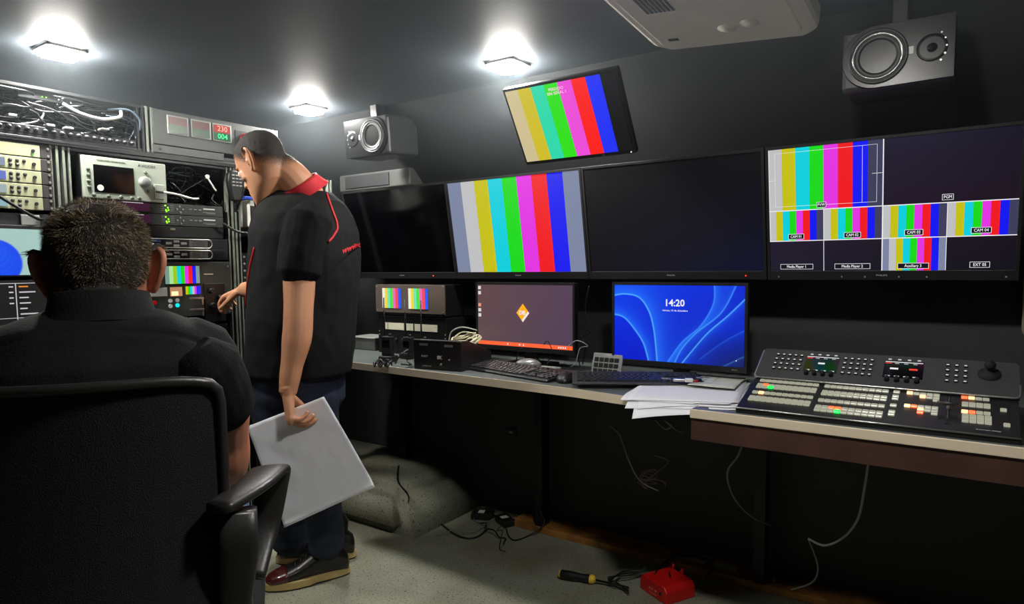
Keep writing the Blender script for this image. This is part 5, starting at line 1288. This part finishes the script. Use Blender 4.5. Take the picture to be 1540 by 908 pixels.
# screwdriver
p = fl(868, 868, .016); q = fl(898, 873, .016); d = (q-p); d.z = 0; rz = math.atan2(d.y, d.x)
t = thing('screwdriver', 'black-handled screwdriver with yellow collar lying on the floor', 'screwdriver', (p.x, p.y, 0), rz)
b = B(); b.lathe((-.07, 0, .018), (1, 0, 0), [(0, 0), (.013, .001), (.018, .008), (.018, .05), (.015, .09), (.017, .115), (.017, .12)], blackp, 18); b.done('handle', t)
B().lathe((.05, 0, .018), (1, 0, 0), [(.017, 0), (.0185, .004), (.016, .016), (.008, .024), (0, .024)], yellow, 18).done('collar', t)
B().lathe((-.074, 0, .018), (1, 0, 0), [(0, 0), (.012, 0), (.015, .006), (.014, .010), (0, .01)], yellow, 18).done('end_cap', t)
B().cyl((.07, 0, .018), (1, 0, -.06), .004, .13, blackm, 10).done('shaft', t)
# red device
p = fl(990, 898, .0)
t = thing('red_device', 'red metal box with two short connectors lying on the floor', 'electronic box', (p.x+.01, p.y+.045, 0), rad(-28))
b = B(); b.prism([(-.075, .0), (.075, .0), (.075, .045), (.06, .062), (-.06, .062), (-.075, .045)], -.06, .075, red, .004); b.done('casing', t)
for x in (-.045, .005): B().cyl((x, .07, .058), (0, .35, 1), .006, .022, red, 14).done('connector', t)
wmr = mat('red_box_print', (228, 150, 140), .5)
text('OUT  IN', .012, wmr, t, (0, -.0608, .028)); text('1 2 3 4 5 6', .009, wmr, t, (0, -.0608, .014)); B().cyl((.045, -.06, .032), (0, -1, 0), .006, .004, blackp, 12).done('socket', t)
b = B()
for k in range(3): b.tube(smooth_path([fl(946, 884+k*4, .012), fl(925, 880-k*3, .02), fl(915, 868+k*4, .03), fl(935, 866-k*3, .03), fl(958, 862-k*2, .03), fl(972, 852, .05)], 6), .003, cablem, 6)
b.done('device_leads', None, 'bundle of black leads curling from the red box', 'cable')
cable('black lead running over the timber sill from the red box', [fl(985, 862, .07), onY(1000, 845, 2.45), onY(1020, 836, 2.52), onY(1048, 838, 2.56), onY(1072, 850, 2.5), fl(1060, 868, .03)], .003, cablem)
cable('second black lead crossing above the red box', [fl(1008, 866, .07), onY(1005, 840, 2.5), onY(1035, 832, 2.57), onY(1075, 845, 2.56)], .003, cablem)
# scraps
for (x0, y0, x1, y1, lab) in ((1028, 836, 1060, 846, 'pale strip of tape on the timber sill, left piece'), (1075, 846, 1108, 858, 'pale strip of tape on the timber sill, right piece')):
    a, c = onZ(x0, y0, .03), onZ(x1, y1, .03); b = B(); b.box(min(a.x, c.x), max(a.x, c.x), min(a.y, c.y)-.01, max(a.y, c.y)+.015, .0285, .030, mat('masking_tape', (170, 166, 140), .6)); b.done('tape_strip', None, lab, 'tape', 'tape strips on the sill')
b = B(); rn = random.Random(9)
for k in range(160):
    p = fl(1030+rn.gauss(60, 45), 882+rn.gauss(5, 9), .0); p.z = .004 if p.y < 2.49 else .032
    L = rn.uniform(.004, .016); a = rn.uniform(0, pi); b.tube([p, p+V((L*cos(a), L*sin(a), rn.uniform(0, .004)))], .0009, mat('wood_shaving', (190, 120, 60), .7), 4)
b.done('wood_shavings', None, 'scattered wood shavings on the floor and sill', 'shavings', kind='stuff')
t = thing('wall_socket', 'small socket plate in the dark below the desk', 'socket', (-1.42, WB-.001, .33)); q = onY(770, 649, WB); t.location = (q.x, WB-.001, q.z); B().box(-.03, .03, -.008, 0, -.018, .018, blackp, .002).done('plate', t); B().box(-.012, .012, -.0095, -.008, -.006, .004, greyl).done('label_strip', t)
# wires between the two desk monitors
for k, (pts, lab) in enumerate((([(868, 440), (862, 470), (872, 500), (880, 520), (876, 548)], 'thin dark wire hanging just right of the brown desktop monitor'), ([(886, 430), (880, 465), (888, 498), (868, 515), (872, 550)], 'second wire hanging between the two desk monitors'), ([(855, 520), (868, 512), (884, 520), (872, 524), (866, 545), (858, 552)], 'pale wire curling behind the mouse'))):
    cable(lab, [onY(x, y, 2.32 if k < 2 else 2.26) for x, y in pts], .0025 if k < 2 else .0018, cablem if k < 2 else cablew)
for k, (pts, lab) in enumerate((([(786, 523), (780, 530), (775, 545)], 'short wire standing up behind the left keyboard'), ([(818, 518), (824, 513), (830, 530), (822, 548)], 'bent wire in front of the orange taskbar'))):
    cable(lab, [onY(x, y, 2.24) for x, y in pts], .0018, cablem)
# louvre/speaker wall plate with tiny white marks

# ------------------------------------------------------------------ added scatter volume standing in for lens glow around the lamps
hm = bpy.data.materials.new('lens_glow'); hm.use_nodes = True; nt = hm.node_tree; nt.nodes.remove(nt.nodes['Principled BSDF'])
vs_ = nt.nodes.new('ShaderNodeVolumeScatter'); vs_.inputs['Color'].default_value = (.80, .92, 1, 1)
tc = nt.nodes.new('ShaderNodeTexCoord'); sx_ = nt.nodes.new('ShaderNodeSeparateXYZ'); mr = nt.nodes.new('ShaderNodeMapRange')
mr.interpolation_type = 'SMOOTHSTEP'; mr.inputs[1].default_value = 1.46; mr.inputs[2].default_value = 1.95; mr.inputs[3].default_value = 0; mr.inputs[4].default_value = .055
nt.links.new(tc.outputs['Object'], sx_.inputs[0]); nt.links.new(sx_.outputs[2], mr.inputs[0]); nt.links.new(mr.outputs[0], vs_.inputs['Density'])
nt.links.new(vs_.outputs[0], nt.nodes['Material Output'].inputs['Volume'])
B().box(WL+.002, WR-.002, WF+.002, WB-.002, 1.38, CEIL-.0005, hm).done('lens_glow', None, 'faint volume added under the ceiling, standing in for lens glow around the lamps', 'lens_glow', kind='stuff')
